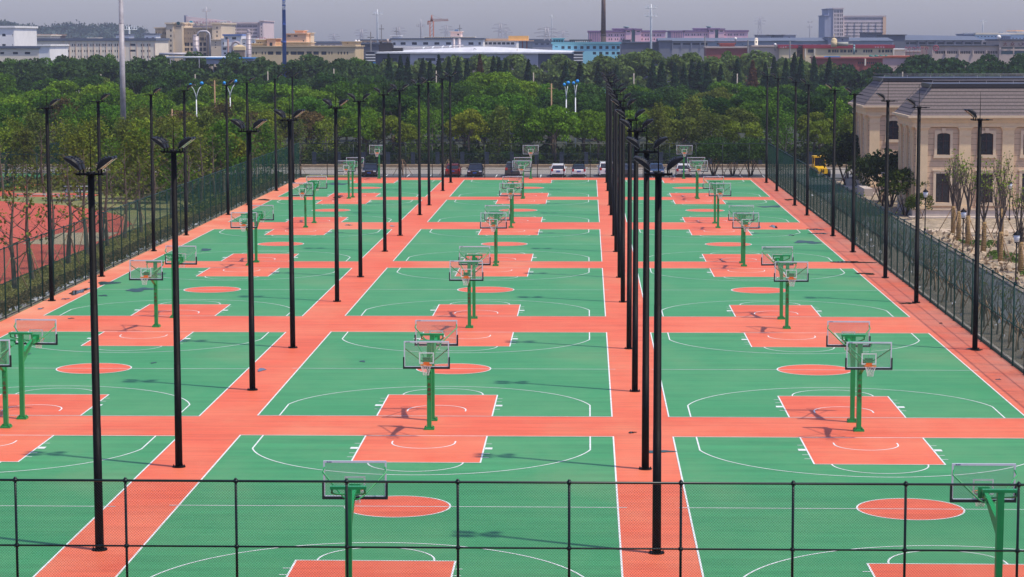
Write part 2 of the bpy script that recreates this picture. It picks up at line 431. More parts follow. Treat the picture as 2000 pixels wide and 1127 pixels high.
# ------------------------------------------------------------------ basketball courts
ROWS = [62.82, 95.75, 131.06, 163.94, 199.5, 232.06]
COLX = {'left': -31.48, 'middle': -13.96, 'right': 3.50}
CW, CL = 15.0, 28.0
def arc(cx, cy, r, a0, a1, n, w):
    out = []
    for i in range(n):
        a, b2 = a0+(a1-a0)*i/n, a0+(a1-a0)*(i+1)/n
        out.append([(cx+(r-w/2)*math.cos(a), cy+(r-w/2)*math.sin(a)), (cx+(r+w/2)*math.cos(a), cy+(r+w/2)*math.sin(a)),
                    (cx+(r+w/2)*math.cos(b2), cy+(r+w/2)*math.sin(b2)), (cx+(r-w/2)*math.cos(b2), cy+(r-w/2)*math.sin(b2))])
    return out
def make_court():
    root = bpy.data.objects.new('basketball_court', None); COL.objects.link(root)
    MB().poly([(0, 0, .016), (CW, 0, .016), (CW, CL, .016), (0, CL, .016)]).build('playing_surface', M['green'], root)
    W = .06; cx = CW/2
    k = MB()
    for y0, y1 in ((0, 5.8), (CL-5.8, CL)): k.poly([(cx-2.45, y0, .020), (cx+2.45, y0, .020), (cx+2.45, y1, .020), (cx-2.45, y1, .020)])
    k.build('key_area', M['red'], root)
    c = MB().poly([(cx+1.8*math.cos(a), CL/2+1.8*math.sin(a), .020) for a in np.linspace(0, 2*math.pi, 64, endpoint=False)])
    c.build('centre_circle', M['red'], root)
    l = MB()
    def q(x0, x1, y0, y1): l.poly([(x0, y0, .025), (x1, y0, .025), (x1, y1, .025), (x0, y1, .025)])
    q(-W, 0, -W, CL+W); q(CW, CW+W, -W, CL+W); q(0, CW, -W, 0); q(0, CW, CL, CL+W)
    q(0.001-.35, cx-1.83, CL/2-W/2, CL/2+W/2); q(cx+1.83, CW+.35, CL/2-W/2, CL/2+W/2); q(cx-1.77, cx+1.77, CL/2-W/2, CL/2+W/2)
    polys = arc(cx, CL/2, 1.8, 0, 2*math.pi, 64, W)
    for s in (0, 1):
        P = []
        def qq(x0, x1, y0, y1): P.append([(x0, y0), (x1, y0), (x1, y1), (x0, y1)])
        qq(cx-2.45-W/2, cx-2.45+W/2, 0, 5.77); qq(cx+2.45-W/2, cx+2.45+W/2, 0, 5.77)
        qq(cx-2.45-W/2, cx+2.45+W/2, 5.77, 5.83)
        P += arc(cx, 5.83, 1.8, 0, math.pi, 24, W)
        by = 1.575
        th = math.acos(6.6/6.75)
        P += arc(cx, by, 6.75, th, math.pi-th, 60, W)
        ye = by+6.75*math.sin(th)
        qq(.9-W/2, .9+W/2, 0, ye); qq(CW-.9-W/2, CW-.9+W/2, 0, ye)
        P += arc(cx, by, 1.25, 0, math.pi, 20, W)
        qq(cx-1.28, cx-1.22, 1.2, by); qq(cx+1.22, cx+1.28, 1.2, by)
        for sx in (-1, 1):
            for y, hh in ((1.75, .06), (2.6, .4), (3.85, .06), (4.7, .06)):
                a, c2 = cx+sx*2.49, cx+sx*(2.72 if hh < .3 else 2.78)
                qq(min(a, c2), max(a, c2), y, y+hh)
        for p in P:
            polys.append([(x, CL-y) for x, y in reversed(p)] if s else p)
    for p in polys: l.poly([(x, y, .025) for x, y in p])
    l.build('line_marking', M['line'], root)
    return root
c0 = make_court(); first = True
for cn, x in COLX.items():
    for ri, y in enumerate(ROWS):
        o = c0 if first else clone(c0); first = False
        o.location = (x, y + (-.25 if cn == 'left' else 0), 0)
        tag(o, f'green basketball court, {nth(ri)} from the camera in the {cn} column', 'basketball court', 'green courts laid out in three columns', 'structure')

# puddles and stains
def blob(x0, x1, y0, y1, z, seed, n=40):
    rs = random.Random(seed); cx, cy = (x0+x1)/2, (y0+y1)/2; ph = [rs.uniform(0, 6.28) for _ in range(5)]
    pts = []
    for i in range(n):
        a = 2*math.pi*i/n
        r = 1+sum(.22*math.sin((k+2)*a+ph[k])/(1+.25*k) for k in range(5))
        pts.append((cx+(x1-x0)/2*math.cos(a)*r*.8, cy+(y1-y0)/2*math.sin(a)*r*.8, z))
    return pts
PUD = [(136, 170, 564, 577, 'w'), (120, 136, 583, 586, 'w'), (244, 300, 562, 571, 'd'), (193, 210, 576, 580, 'd'), (190, 230, 549, 558, 'd'), (170, 185, 551, 553, 'w'),
       (72, 86, 602, 605, 'w'), (392, 412, 485, 492, 'd'), (300, 322, 534, 538, 'd'), (635, 680, 357, 362, 'd'), (650, 668, 382, 388, 'w'),
       (1548, 1604, 470, 477, 'd'), (1574, 1610, 447, 450, 'w'), (1580, 1618, 455, 458, 'w'), (1480, 1530, 402, 406, 'd'), (1530, 1552, 389, 392, 'w'),
       (1620, 1700, 510, 515, 'w'), (1668, 1714, 533, 537, 'w'), (1757, 1788, 591, 595, 'w'), (1884, 1922, 680, 686, 'w'), (1833, 1842, 631, 633, 'w'), (1944, 1956, 741, 743, 'w'),
       (1225, 1243, 844, 847.5, 'w'), (1480, 1486, 441, 446, 'w'), (1502, 1520, 440, 446, 'w'), (45, 60, 690, 695, 'd'), (500, 522, 720, 726, 'w'), (700, 716, 705, 708, 'd'),
       (1255, 1318, 880, 886, 'd'), (672, 690, 439, 441, 'w'), (760, 772, 441, 443, 'w'), (294, 306, 708, 711, 'd'), (132, 145, 621.5, 623.5, 'w'), (1538, 1552, 459, 461, 'w'), (500, 530, 389, 392, 'w')]
for i, (u0, u1, v0, v1, k) in enumerate(PUD):
    x0, ya = gnd(u0, (v0+v1)/2); x1, _ = gnd(u1, (v0+v1)/2); y1 = gnd(u0, v0)[1]; y0 = gnd(u0, v1)[1]
    o = MB().poly(blob(x0, x1, y0, y1, .032, i)).build('puddle', M['water'] if k == 'w' else M['damp'])
    tag(o, kind='structure')

# ------------------------------------------------------------------ chain link fences
def chain(b, ax, p0, p1, z0, z1, pitch, r):
    """two families of diagonal wires in the plane from p0 to p1 (ax: 0 along X, 1 along Y)"""
    L = (p1[ax]-p0[ax]); H = z1-z0; n = int(L/pitch)
    off = [(-.6, .0), (.5, .55), (.5, -.55)]
    for fam in (1, -1):
        for i in range(-int(H/pitch), n+1):
            s = i*pitch
            a0, a1 = max(0, s), min(L, s+H)
            if a1-a0 < .02: continue
            za, zb = z0+(a0-s), z0+(a1-s)
            if fam < 0: za, zb = z1-(a0-s), z1-(a1-s)
            o = len(b.v)
            for aa, zz in ((a0, za), (a1, zb)):
                for du, dp in off:
                    pos = p0[ax]+aa-du*r*.7*fam; q = [0, 0, zz+du*r*.7]
                    q[ax] = pos; q[1-ax] = p0[1-ax]+dp*r*1.6+fam*r*.6
                    b.v.append(tuple(q))
            for k in range(3):
                b.f.append([o+k, o+(k+1) % 3, o+3+(k+1) % 3, o+3+k]); b.sm.append(False)
def fence(label, ax, p0, p1, H, step, mats, start=0.0, mid=2.25, pitch=.075, r=.0020, pr=.042, bottom=True, maxposts=100):
    root = thing('chain_link_fence', (p0[0], p0[1], 0), label, 'fence')
    loc = (-p0[0], -p0[1], 0)
    mp, mw = mats
    L = p1[ax]-p0[ax]
    def P(a, z, d=0):
        q = [0, 0, z]; q[ax] = a; q[1-ax] = d; return q
    for nm, z, rr in (('top_rail', H, .034), ('middle_rail', mid, .026)) + ((('bottom_rail', .12, .022),) if bottom else ()):
        MB().tube([P(0, z), P(L, z)], rr, 8).build(nm, mp, root)
    a = start; k = 0; pm = None
    while a <= L+.01:
        if pm is None:
            t = MB().tube([P(0, 0), P(0, H+.05)], pr, 10)
            t.ell((0, 0, H+.05), (pr*1.25, pr*1.25, .045), 10, 4)
            for z in (mid, H): t.tube([P(-.055, z), P(.055, z)], pr*1.45, 8)
            t.tube([P(0, 0), P(0, .03)], pr*2.2, 8)
            pm = t.mesh('post', mp)
        link('post', pm, root, tuple(P(a, 0)))
        a += step; k += 1
    b = MB(); q1 = [0, 0]; q1[ax] = L
    chain(b, ax, [0, .0 if ax == 0 else 0], q1, .1, H-.03, pitch, r)
    # mesh panel hangs on the camera side of the posts
    b.build('wire_mesh', mw, root, (0, -.045, 0) if ax == 0 else (.045 if p0[0] < 0 else -.045, 0, 0))
    return root
FM = (M['fence'], M['wire']); FD = (M['fencedark'], M['fencedark'])
fence('near dark green chain-link fence crossing the bottom of the view', 0, (XL, 60.22), (XR, 60.22), 4.12, 2.985, FD, start=(-15.39-XL) % 2.985, mid=2.33, r=.0036, pr=.036)
fence('long green chain-link fence along the left side by the running track', 1, (XL-.1, 60.22), (XL-.1, 264.3), 4.05, 3.0, FM, start=.3, mid=2.05)
fence('long green chain-link fence along the right side by the tan building', 1, (XR, 60.22), (XR, 264.3), 4.05, 3.0, FM, start=.2, mid=2.05)
fence('far green chain-link fence behind the last courts, before the parked cars', 0, (XL-.1, 264.4), (XR, 264.4), 3.95, 3.05, (M['fencedark'], M['wire']), start=.2, mid=2.0, r=.0014)
fence('distant green fence running along the enclosure left of the track', 1, (-62, 239), (-62, 274), 4.0, 3.0, FM, start=.5, mid=2.0, pitch=.14, r=.004)
fence('low-set green fence crossing behind the track in front of the blue goal', 0, (-78, 238.5), (-38, 238.5), 4.0, 4.0, FM, start=.2, mid=2.0, pitch=.2, r=.001)
fence('farthest green fence at the far left in front of the wood', 0, (-95, 274.5), (-62, 274.5), 4.0, 3.6, FM, start=.5, mid=2.0, pitch=.2, r=.002)

# ------------------------------------------------------------------ floodlight masts
def lamp_mesh():
    c = MB()
    # casing with arched back, local: x along length (outer end +x), z up = back
    n = 8; rings = []
    for i in range(n+1):
        t = i/n; x = -.33+.70*t
        h = .05+.15*min(1, t/.30)*(1-.75*max(0, (t-.62)/.38))
        wy = .205+.02*math.sin(math.pi*t)
        rings.append([(x, -wy, 0), (x, wy, 0), (x, wy, h*.7), (x, wy*.75, h), (x, -wy*.75, h), (x, -wy, h*.7)])
    c.loft(rings, smooth=False)
    for k in range(5): c.box(-.18+k*.085, -.165+k*.085, -.14, .14, .15, .235)
    return c.mesh('lamp', M['lampcase'])
LAMP = lamp_mesh()
LGL = MB().box(-.30, .33, -.19, .19, -.014, .002).mesh('lamp_glass', M['lampglass'])
LBR = MB().bar((-.30, 0, .02), (-.42, 0, -.16), .05, .05).mesh('lamp_bracket', M['mast'])
def make_mast(double):
    root = thing('floodlight_mast', (0, 0, 0), 'x', 'light mast')
    H = 11.75
    MB().tube([(0, 0, 0), (0, 0, H*.33), (0, 0, H*.33), (0, 0, H*.66), (0, 0, H*.66), (0, 0, H)], [.140, .130, .127, .117, .114, .104], 14, caps=True).build('pole', M['mast'], root)
    b = MB().tube([(0, 0, 0), (0, 0, .03)], .25, 14)
    for k in range(6): b.tube([(.2*math.cos(k*1.047), .2*math.sin(k*1.047), .03), (.2*math.cos(k*1.047), .2*math.sin(k*1.047), .09)], .02, 6)
    b.build('base_flange', M['mast'], root)
    b = MB()
    for y in (-.16, .16): b.bar((-.42, y, H+.03), (.42, y, H+.03), .05, .05)
    for x in (-.40, 0, .40): b.bar((x, -.30, H+.05), (x, .30, H+.05), .05, .05)
    b.tube([(0, 0, H-.02), (0, 0, H+.10)], .14, 12)
    b.build('crossbar', M['mast'], root)
    MB().tube([(0, 0, H+.08), (0, 0, H+.8), (0, 0, H+1.45)], [.018, .014, .008], 6).build('lightning_rod', M['mast'], root)
    for sx in ((-1, 1) if double else (-1,)):
        for y in (-.26, .26):
            o = link('lamp', LAMP, root, (sx*.50, y, H+.33)); o.scale = (.88, .88, .88)
            o.rotation_euler = (0, R(-37), 0) if sx > 0 else (0, R(-37), math.pi)
            link('lamp_glass', LGL, o); link('lamp_bracket', LBR, o)
    if not double:
        MB().box(.40, .62, -.2, .2, H+.02, H+.05).build('control_plate', M['mast'], root)
    return root
MY = [ROWS[i]+d for i in range(6) for d in (7.1, 21.1)]
MYo = [69.9, 83.9, 102.8, 117.2, 138.3, 152.8, 171.5, 185.6, 207.6, 220.0, 241.0, 255.0]
md, ms = make_mast(True), make_mast(False)
used = {True: False, False: False}
for nm, x, dbl, rz, ks, gp in (('between the left and middle courts', -15.25, True, 0, range(12), 'double floodlight masts between left and middle courts'),
                       ('between the middle and right courts', 2.18, True, 0, range(12), 'double floodlight masts between middle and right courts'),
                       ('along the left fence', -32.8, False, math.pi, range(4, 12), 'floodlight masts along the left fence'),
                       ('along the right fence', 19.93, False, 0, range(2, 12), 'floodlight masts along the right fence')):
    vis = list(ks)
    if x > 15: vis = [k for k in vis if k >= 3]
    for j, k in enumerate(vis):
        p = md if dbl else ms
        if used[dbl]: p = clone(p)
        used[dbl] = True
        p.location = (x + (.0 if k < 10 else -.1*(x < -20)), MYo[k], .02); p.rotation_euler = (rnd.uniform(-.003, .003), rnd.uniform(-.003, .003), rz + rnd.uniform(-.06, .06))
        tag(p, f'black floodlight mast, {nth(j)} nearest of the row {nm}', 'light mast', gp)

# ------------------------------------------------------------------ basketball hoops
TXT = []
for i, ch in enumerate('一名鑫得门'):
    TXT.append((text_mesh(ch, .155, 'lettering', M['redtext'], .004), 2.06-.2*i-(.0 if i else -.04)))
def make_hoop():
    """base at the origin, arm reaching along -Y"""
    root = thing('basketball_hoop', (0, 0, 0), 'x', 'basketball hoop')
    G = M['hoopgreen']
    b = MB().box(-.21, .21, -.19, .19, 0, .07)
    for x in (-.17, .17):
        for y in (-.15, .15): b.tube([(x, y, .07), (x, y, .12)], .025, 6)
    for x in (-.13, .13): b.box(x-.012, x+.012, -.16, .16, .07, .16)
    b.build('base_plate', G, root)
    MB().box(-.092, .092, -.092, .092, .05, 3.62).build('post', G, root)
    MB().box(-.5, .5, -.10, .10, 3.60, 3.68).build('top_beam', G, root)
    for s in (-1, 1):
        MB().tube([(s*.45, 0, 3.60), (s*.46, -.05, 3.48), (s*.38, -.3, 3.40), (s*.08, -1.55, 3.12)], .028, 8).build('strut', G, root)
    a = MB()
    a.loft([[(-.07, -.09, 2.35), (.07, -.09, 2.35), (.07, -.09, 2.80), (-.07, -.09, 2.80)],
            [(-.06, -1.6, 2.98), (.06, -1.6, 2.98), (.06, -1.6, 3.16), (-.06, -1.6, 3.16)],
            [(-.06, -2.22, 3.02), (.06, -2.22, 3.02), (.06, -2.22, 3.22), (-.06, -2.22, 3.22)]], smooth=False)
    a.box(-.16, .16, -2.27, -2.21, 2.98, 3.30)
    a.build('arm', G, root)
    for s in (-1, 1):
        MB().tube([(s*.86, -2.24, 3.78), (s*.90, -2.12, 3.66), (s*.28, -1.50, 3.08), (s*.16, -1.42, 3.02), (0, -1.40, 3.02)], .024, 8).build('brace', G, root)
    bd = MB().box(-.88, .88, -2.315, -2.300, 2.92, 3.93).build('backboard', M['boardglass'], root)
    f = MB(); y0, y1 = -2.335, -2.28
    f.box(-.90, .90, y0, y1, 3.90, 3.955); f.box(-.90, -.855, y0, y1, 2.94, 3.90); f.box(.855, .90, y0, y1, 2.94, 3.90)
    f.box(-.855, .855, y0, y1, 2.90, 2.945)
    f.build('board_frame', M['alu'], bd)
    t = MB(); y0, y1 = -2.325, -2.316
    t.box(-.295, .295, y0, y1, 3.46, 3.505); t.box(-.295, .295, y0, y1, 3.055, 3.10); t.box(-.295, -.25, y0, y1, 3.10, 3.46); t.box(.25, .295, y0, y1, 3.10, 3.46)
    t.build('target_square', M['line'], bd)
    p = MB(); 
    p.box(-.935, .935, -2.355, -2.26, 2.845, 2.925); p.box(-.937, -.882, -2.354, -2.261, 2.86, 3.32); p.box(.882, .937, -2.354, -2.261, 2.86, 3.32)
    p.build('edge_padding', M['pad'], bd)
    mk = MB().box(-.80, -.765, -2.343, -2.336, 3.915, 3.94).box(-.75, -.66, -2.343, -2.336, 3.918, 3.937)
    mk.box(.765, .80, -2.279, -2.272, 3.915, 3.94).box(.66, .75, -2.279, -2.272, 3.918, 3.937)
    mk.build('board_mark', M['bluetext'], bd)
    r = MB(); cy = -2.335-.15-.225
    r.tube([(.225*math.cos(q), cy+.225*math.sin(q), 3.05) for q in np.linspace(0, 2*math.pi, 25)], .014, 6, caps=False)
    r.box(-.12, .12, -2.36, -2.335, 2.99, 3.12); r.bar((-.08, -2.35, 3.04), (-.10, cy+.2, 3.045), .02); r.bar((.08, -2.35, 3.04), (.10, cy+.2, 3.045), .02)
    for q in np.linspace(0, 2*math.pi, 12, endpoint=False): r.tube([(.225*math.cos(q), cy+.225*math.sin(q), 3.05), (.205*math.cos(q), cy+.205*math.sin(q), 3.02)], .008, 4)
    rim = r.build('rim', M['rim'], root)
    n = MB()
    lv = [(.22, 3.03), (.185, 2.93), (.15, 2.83), (.125, 2.73), (.115, 2.64)]
    for k in range(12):
        for sgn in (1, -1):
            pts = []
            for i, (rr, z) in enumerate(lv):
                q = 2*math.pi*(k+sgn*i*.5)/12
                pts.append((rr*math.cos(q), cy+rr*math.sin(q), z))
            n.tube(pts, .0055, 4, caps=False)
    n.build('net', M['net'], rim)
    for me, z in TXT:
        o = link('lettering', me, root, (0, -.097, z)); o.rotation_euler = (math.pi/2, 0, 0)
    return root
h0 = make_hoop(); first = True
HXC = {'left': -23.95, 'middle': -6.48, 'right': 11.06}
NEAR = [61.75, 94.65, 130.0, 162.9, 198.4, 230.9]
FAR = [92.45, 125.7, 160.6, 193.6, 229.2, 262.6]
for cn in ('left', 'middle', 'right'):
    for ri in range(6):
        for end, ys in (('near', NEAR), ('far', FAR)):
            if cn == 'left' and ri == 0 and end == 'near': continue
            o = h0 if first else clone(h0); first = False
            x = HXC[cn] + (.16 if (cn == 'left' and end == 'near') else 0)+rnd.uniform(-.03, .03)
            if ri == 0 and end == 'near': x += -.10 if cn == 'middle' else .22
            o.location = (x, ys[ri], .014)
            o.rotation_euler = (rnd.uniform(-.004, .004), rnd.uniform(-.006, .006), (math.pi if end == 'near' else 0)+rnd.uniform(-.035, .035))
            fc = 'facing the camera' if end == 'far' else 'seen from behind'
            tag(o, f'green hoop {fc} on the {end} baseline of the {nth(ri)} nearest {cn} court', 'basketball hoop', 'green hoops on the court baselines')

# ------------------------------------------------------------------ vegetation
def quads(P, Nn, size, rs, name, aspect=1.5):
    """one mesh of small bent leaf clusters at points P facing roughly Nn"""
    n = len(P)
    r = rs.randn(n, 3); N_ = Nn+.9*r; N_ /= np.linalg.norm(N_, axis=1)[:, None]+1e-9
    a = np.cross(N_, rs.randn(n, 3)); a /= np.linalg.norm(a, axis=1)[:, None]+1e-9
    b = np.cross(N_, a)
    s = (size*(.6+.8*rs.rand(n)))[:, None]
    A, B = a*s*aspect*.5, b*s*.5
    V = np.empty((n, 4, 3))
    V[:, 0] = P-A; V[:, 1] = P-B+N_*s*.12; V[:, 2] = P+A; V[:, 3] = P+B+N_*s*.12
    me = bpy.data.meshes.new(name)
    me.vertices.add(n*4); me.vertices.foreach_set('co', V.reshape(-1).astype(np.float32))
    me.loops.add(n*4); me.loops.foreach_set('vertex_index', np.arange(n*4, dtype=np.int32))
    me.polygons.add(n); me.polygons.foreach_set('loop_start', np.arange(0, n*4, 4, dtype=np.int32))
    me.materials.append(M['leaf']); me.update(calc_edges=True)
    return me
def sph(rs, n):
    d = rs.randn(n, 3); return d/np.linalg.norm(d, axis=1)[:, None]
def clumps(rs, cen, rad, per, squash=.75, low=-.35):
    P, N_ = [], []
    for c, r in zip(cen, rad):
        d = sph(rs, int(per*r*r*1.6)); d = d[d[:, 2] > low]
        rr = r*(.72+.36*rs.rand(len(d)))
        q = d*rr[:, None]; q[:, 2] *= squash
        P.append(np.array(c)+q); N_.append(d)
    return np.concatenate(P), np.concatenate(N_)
def broad(seed, rx=3.0, h=7.0, base=1.6, nc=26, per=95, cr=(.75, 1.35), leaf=.27):
    rs = np.random.RandomState(seed)
    d = sph(rs, nc*3); d = d[d[:, 2] > -.55][:nc]
    ez = (h-base)/2; c0_ = base+ez
    k = .62+.25*rs.rand(len(d))
    cen = np.stack([d[:, 0]*rx*k, d[:, 1]*rx*k, c0_+d[:, 2]*ez*.80*k/.8], 1)
    rad = cr[0]+(cr[1]-cr[0])*rs.rand(len(d))
    return clumps(rs, cen, rad, per), cen, c0_
def trunk_mesh(seed, top, cen=(), r=.16, nb=7, name='trunk', m=None):
    rs = random.Random(seed); b = MB()
    lean = (rs.uniform(-.15, .15), rs.uniform(-.15, .15))
    b.tube([(0, 0, 0), (lean[0]*.4, lean[1]*.3, top*.5), (lean[0], lean[1], top)], [r*1.25, r, r*.7], 8)
    for c in list(cen)[:nb]:
        z = top*rs.uniform(.6, .98); t = z/top
        s = Vector((lean[0]*t, lean[1]*t, z)); e = Vector(c); mdl = (s+e)/2+Vector((0, 0, -.2))
        b.tube([s, mdl, e], [r*.5, r*.35, r*.12], 5)
    return b.mesh(name, m or M['bark'])
def cone(seed, h=9, rx=1.7, leaf=.24, n=2600):
    rs = np.random.RandomState(seed); t = rs.rand(n)**.75
    z = h*(1-t)*.93+h*.07*(1-t)+.5*0
    z = .8+(h-.8)*(1-t)
    lay = .72+.28*np.abs(np.sin(z*3.1+rs.rand()*3))
    a = rs.rand(n)*6.283; rr = rx*(t**.85)*lay*(.6+.45*rs.rand(n))*(1+.18*np.sin(a*3+seed))
    P = np.stack([rr*np.cos(a), rr*np.sin(a), z-.12*rr], 1)
    N_ = np.stack([np.cos(a), np.sin(a), .5+0*a], 1)
    return P, N_
def branchy(seed, h, r, spread, levels=3, first=.35, nb=5, up=.75, thick=.07):
    """bare branching; returns MB and tip list"""
    rs = random.Random(seed); b = MB(); tips = []
    def grow(p, d, L, r_, lv):
        e = p+d*L; mid_ = (p+e)/2+Vector((rs.uniform(-1, 1), rs.uniform(-1, 1), rs.uniform(0, 1)))*L*.07
        b.tube([p, mid_, e], [r_, r_*.8, r_*.55], 5 if lv else 7, caps=False)
        tips.append((e, lv))
        if lv >= levels: return
        for k in range(nb if lv == 0 else rs.choice((2, 3, 3))):
            a = rs.uniform(0, 6.283) if lv else 6.283*k/nb+rs.uniform(-.4, .4)
            q = Vector((math.cos(a), math.sin(a), 0))*spread+Vector((0, 0, up))
            nd = (d*.55+q*rs.uniform(.7, 1.2)).normalized()
            st = p+(e-p)*rs.uniform(.55 if lv else .75, 1)
            grow(st, nd, L*rs.uniform(.55, .8) if lv else h*(1-first)*rs.uniform(.34, .5), r_*.5, lv+1)
    grow(Vector((0, 0, 0)), Vector((rs.uniform(-.03, .03), rs.uniform(-.03, .03), 1)).normalized(), h*first, r, 0)
    # central leader
    b.tube([(0, 0, h*first), (rs.uniform(-.2, .2), rs.uniform(-.2, .2), h*.8)], [r*.55, r*.1], 5, caps=False); tips.append((Vector((0, 0, h*.78)), 2))
    return b, tips
def leader(seed, h, r, reach):
    """straight central stem with ascending side branches"""
    rs = random.Random(seed*7+1); b = MB(); tips = []
    sx, sy = rs.uniform(-.25, .25), rs.uniform(-.25, .25)
    def stem(t): return Vector((sx*t+.08*math.sin(t*9+seed), sy*t+.08*math.cos(t*7), h*t))
    b.tube([stem(t) for t in (0, .2, .4, .6, .8, 1)], [r*1.2, r, r*.8, r*.55, r*.3, r*.08], 7, caps=False)
    n = 17
    for k in range(n):
        t = .26+.70*(k/n)+rs.uniform(-.02, .02); a = k*2.4+rs.uniform(-.5, .5)
        L = reach*(1.05-.75*((t-.26)/.74))*rs.uniform(.7, 1.15)
        p = stem(t); d = Vector((math.cos(a), math.sin(a), rs.uniform(.35, .9)))
        e = p+d.normalized()*L; m_ = (p+e)/2+Vector((0, 0, -.06*L))
        b.tube([p, m_, e], [r*.38*(1.1-t), r*.26*(1.1-t)+.006, .008], 5, caps=False); tips += [(e, 2), (m_, 1)]
        for j in range(4):
            q = p+(e-p)*rs.uniform(.35, .95); a2 = a+rs.uniform(-1.3, 1.3)
            f = q+Vector((math.cos(a2), math.sin(a2), rs.uniform(.2, 1.2))).normalized()*L*rs.uniform(.25, .5)
            b.tube([q, f], [.014, .006], 4, caps=False); tips.append((f, 3))
    tips.append((stem(1), 2))
    return b, tips
def sparse_leaves(seed, tips, per, sp, size, name='crown', minlv=2):
    rs = np.random.RandomState(seed); P = []
    for e, lv in tips:
        if lv < minlv: continue
        n = rs.poisson(per)
        if n: P.append(np.array(e)+rs.randn(n, 3)*sp)
    P = np.concatenate(P) if P else np.zeros((1, 3))
    N_ = np.tile([0, 0, .6], (len(P), 1))
    return quads(P, N_, size, rs, name)

def proto(kind, seed):
    """(crown mesh, trunk mesh)"""
    rs = np.random.RandomState(seed+99)
    if kind == 'broad':
        (P, N_), cen, c_ = broad(seed, 3.0+.3*(seed % 3), 7.2, 1.3, per=150, cr=(.7, 1.25))
        return quads(P, N_, .23, rs, 'crown'), trunk_mesh(seed, 4.2, cen)
    if kind == 'round':
        (P, N_), cen, c_ = broad(seed, 2.6, 6.6, 1.7, nc=24, per=165, cr=(.6, 1.15))
        return quads(P, N_, .21, rs, 'crown'), trunk_mesh(seed, 3.8, cen)
    if kind == 'big':
        (P, N_), cen, c_ = broad(seed, 6.2, 10.6, 1.0, nc=60, per=75, cr=(1.0, 1.9))
        return quads(P, N_, .34, rs, 'crown'), trunk_mesh(seed, 6, cen, r=.3)
    if kind == 'willow':
        (P, N_), cen, c_ = broad(seed, 3.4, 9.5, 1.0, nc=30, per=60, cr=(.9, 1.6))
        # hanging strands
        n = len(P); P2 = P.copy(); P2[:, 2] -= rs.rand(n)*1.8
        P = np.concatenate([P, P2]); N_ = np.concatenate([N_, N_])
        return quads(P, N_, .26, rs, 'crown'), trunk_mesh(seed, 5, cen)
    if kind == 'conifer':
        P, N_ = cone(seed)
        return quads(P, N_, .30, rs, 'crown', 1.8), trunk_mesh(seed, 7.5, (), r=.14)
    if kind == 'light':      # young, see-through tree with visible branches
        b, tips = leader(seed, 7.2, .10, 1.9)
        return sparse_leaves(seed, tips, 19, .34, .19, minlv=1), b.mesh('trunk', M['bark'])
    if kind == 'sparse':     # nearly bare
        b, tips = leader(seed, 7.2, .14, 1.8)
        return sparse_leaves(seed, tips, 1.7, .20, .16, minlv=2), b.mesh('trunk', M['bark'])
    if kind == 'dry':
        b, tips = leader(seed, 6.6, .09, 1.8)
        return sparse_leaves(seed, tips, 8, .34, .17, minlv=1), b.mesh('trunk', M['barkpale'])
    if kind == 'shrub':
        (P, N_), cen, c_ = broad(seed, 2.1, 3.9, .4, nc=22, per=150, cr=(.5, .95))
        b = MB(); r2 = random.Random(seed)
        for k in range(6):
            a = k*1.05; b.tube([(0.1*math.cos(a), .1*math.sin(a), 0), (.7*math.cos(a), .7*math.sin(a), 1.6)], [.06, .03], 5)
        return quads(P, N_, .16, rs, 'crown'), b.mesh('trunk', M['bark'])
    if kind == 'twig':
        b, tips = branchy(seed, 3.4, .055, .75, 3, .22, 6)
        return sparse_leaves(seed, tips, .8, .15, .08), b.mesh('trunk', M['bark'])
PROTO = {}
def get(kind, seed):
    if (kind, seed) not in PROTO: PROTO[kind, seed] = proto(kind, seed)
    return PROTO[kind, seed]
C = dict(bright=(.155, .265, .022), mid=(.085, .180, .018), dark=(.050, .108, .022), yel=(.190, .235, .026), olive=(.135, .165, .030), brown=(.115, .090, .032),
         pale=(.11, .17, .045), conif=(.030, .066, .028), rust=(.13, .070, .035), deep=(.034, .074, .024))
TN = dict(broad='broadleaf_tree', round='round_tree', big='spreading_tree', willow='willow_tree', conifer='conifer_tree', light='young_tree', sparse='young_tree', dry='dry_tree', shrub='shrub', twig='bare_sapling')
TREES = []
def tree(kind, seed, x, y, s, col, look, row, z=0, sz=None, jit=.18):
    cm, tm = get(kind, seed)
    root = thing(TN[kind], (x, y, z), 'x', 'shrub' if kind == 'shrub' else 'tree', None, rnd.uniform(0, 6.28))
    root.scale = (s, s, sz or s)
    a = link('crown', cm, root); b = link('trunk', tm, root)
    c = C[col] if isinstance(col, str) else col
    f = 1+rnd.uniform(-jit, jit); hshift = 1+rnd.uniform(-jit, jit)*.6
    a.color = (c[0]*f*hshift, c[1]*f, c[2]*f, 1)
    TREES.append((root, look, row, ux(x, y, 4)))
    return root
def add_stakes(root, r=1.1, h=1.9, n=3, s=1.0):
    for k in range(n):
        a = 2*math.pi*k/n+.4
        MB().tube([(r*math.cos(a), r*math.sin(a), -.02), (.10*math.cos(a), .10*math.sin(a), h)], .035, 6).build('stake', M['stake'], root)

# young staked trees along the left fence
ys = [124.5, 129.5, 134.8, 140.0, 145.2, 150.6, 157.0, 161.8, 168.5, 175.2, 182.6, 188, 195, 202, 210, 218, 226, 234, 243, 252]
for i, y in enumerate(ys):
    t = tree('sparse', 1+i % 4, -37.15+rnd.uniform(-.25, .25), y, rnd.uniform(.92, 1.12), 'olive', 'nearly bare staked young tree', 'leftfence')
    if i < 12: add_stakes(t)
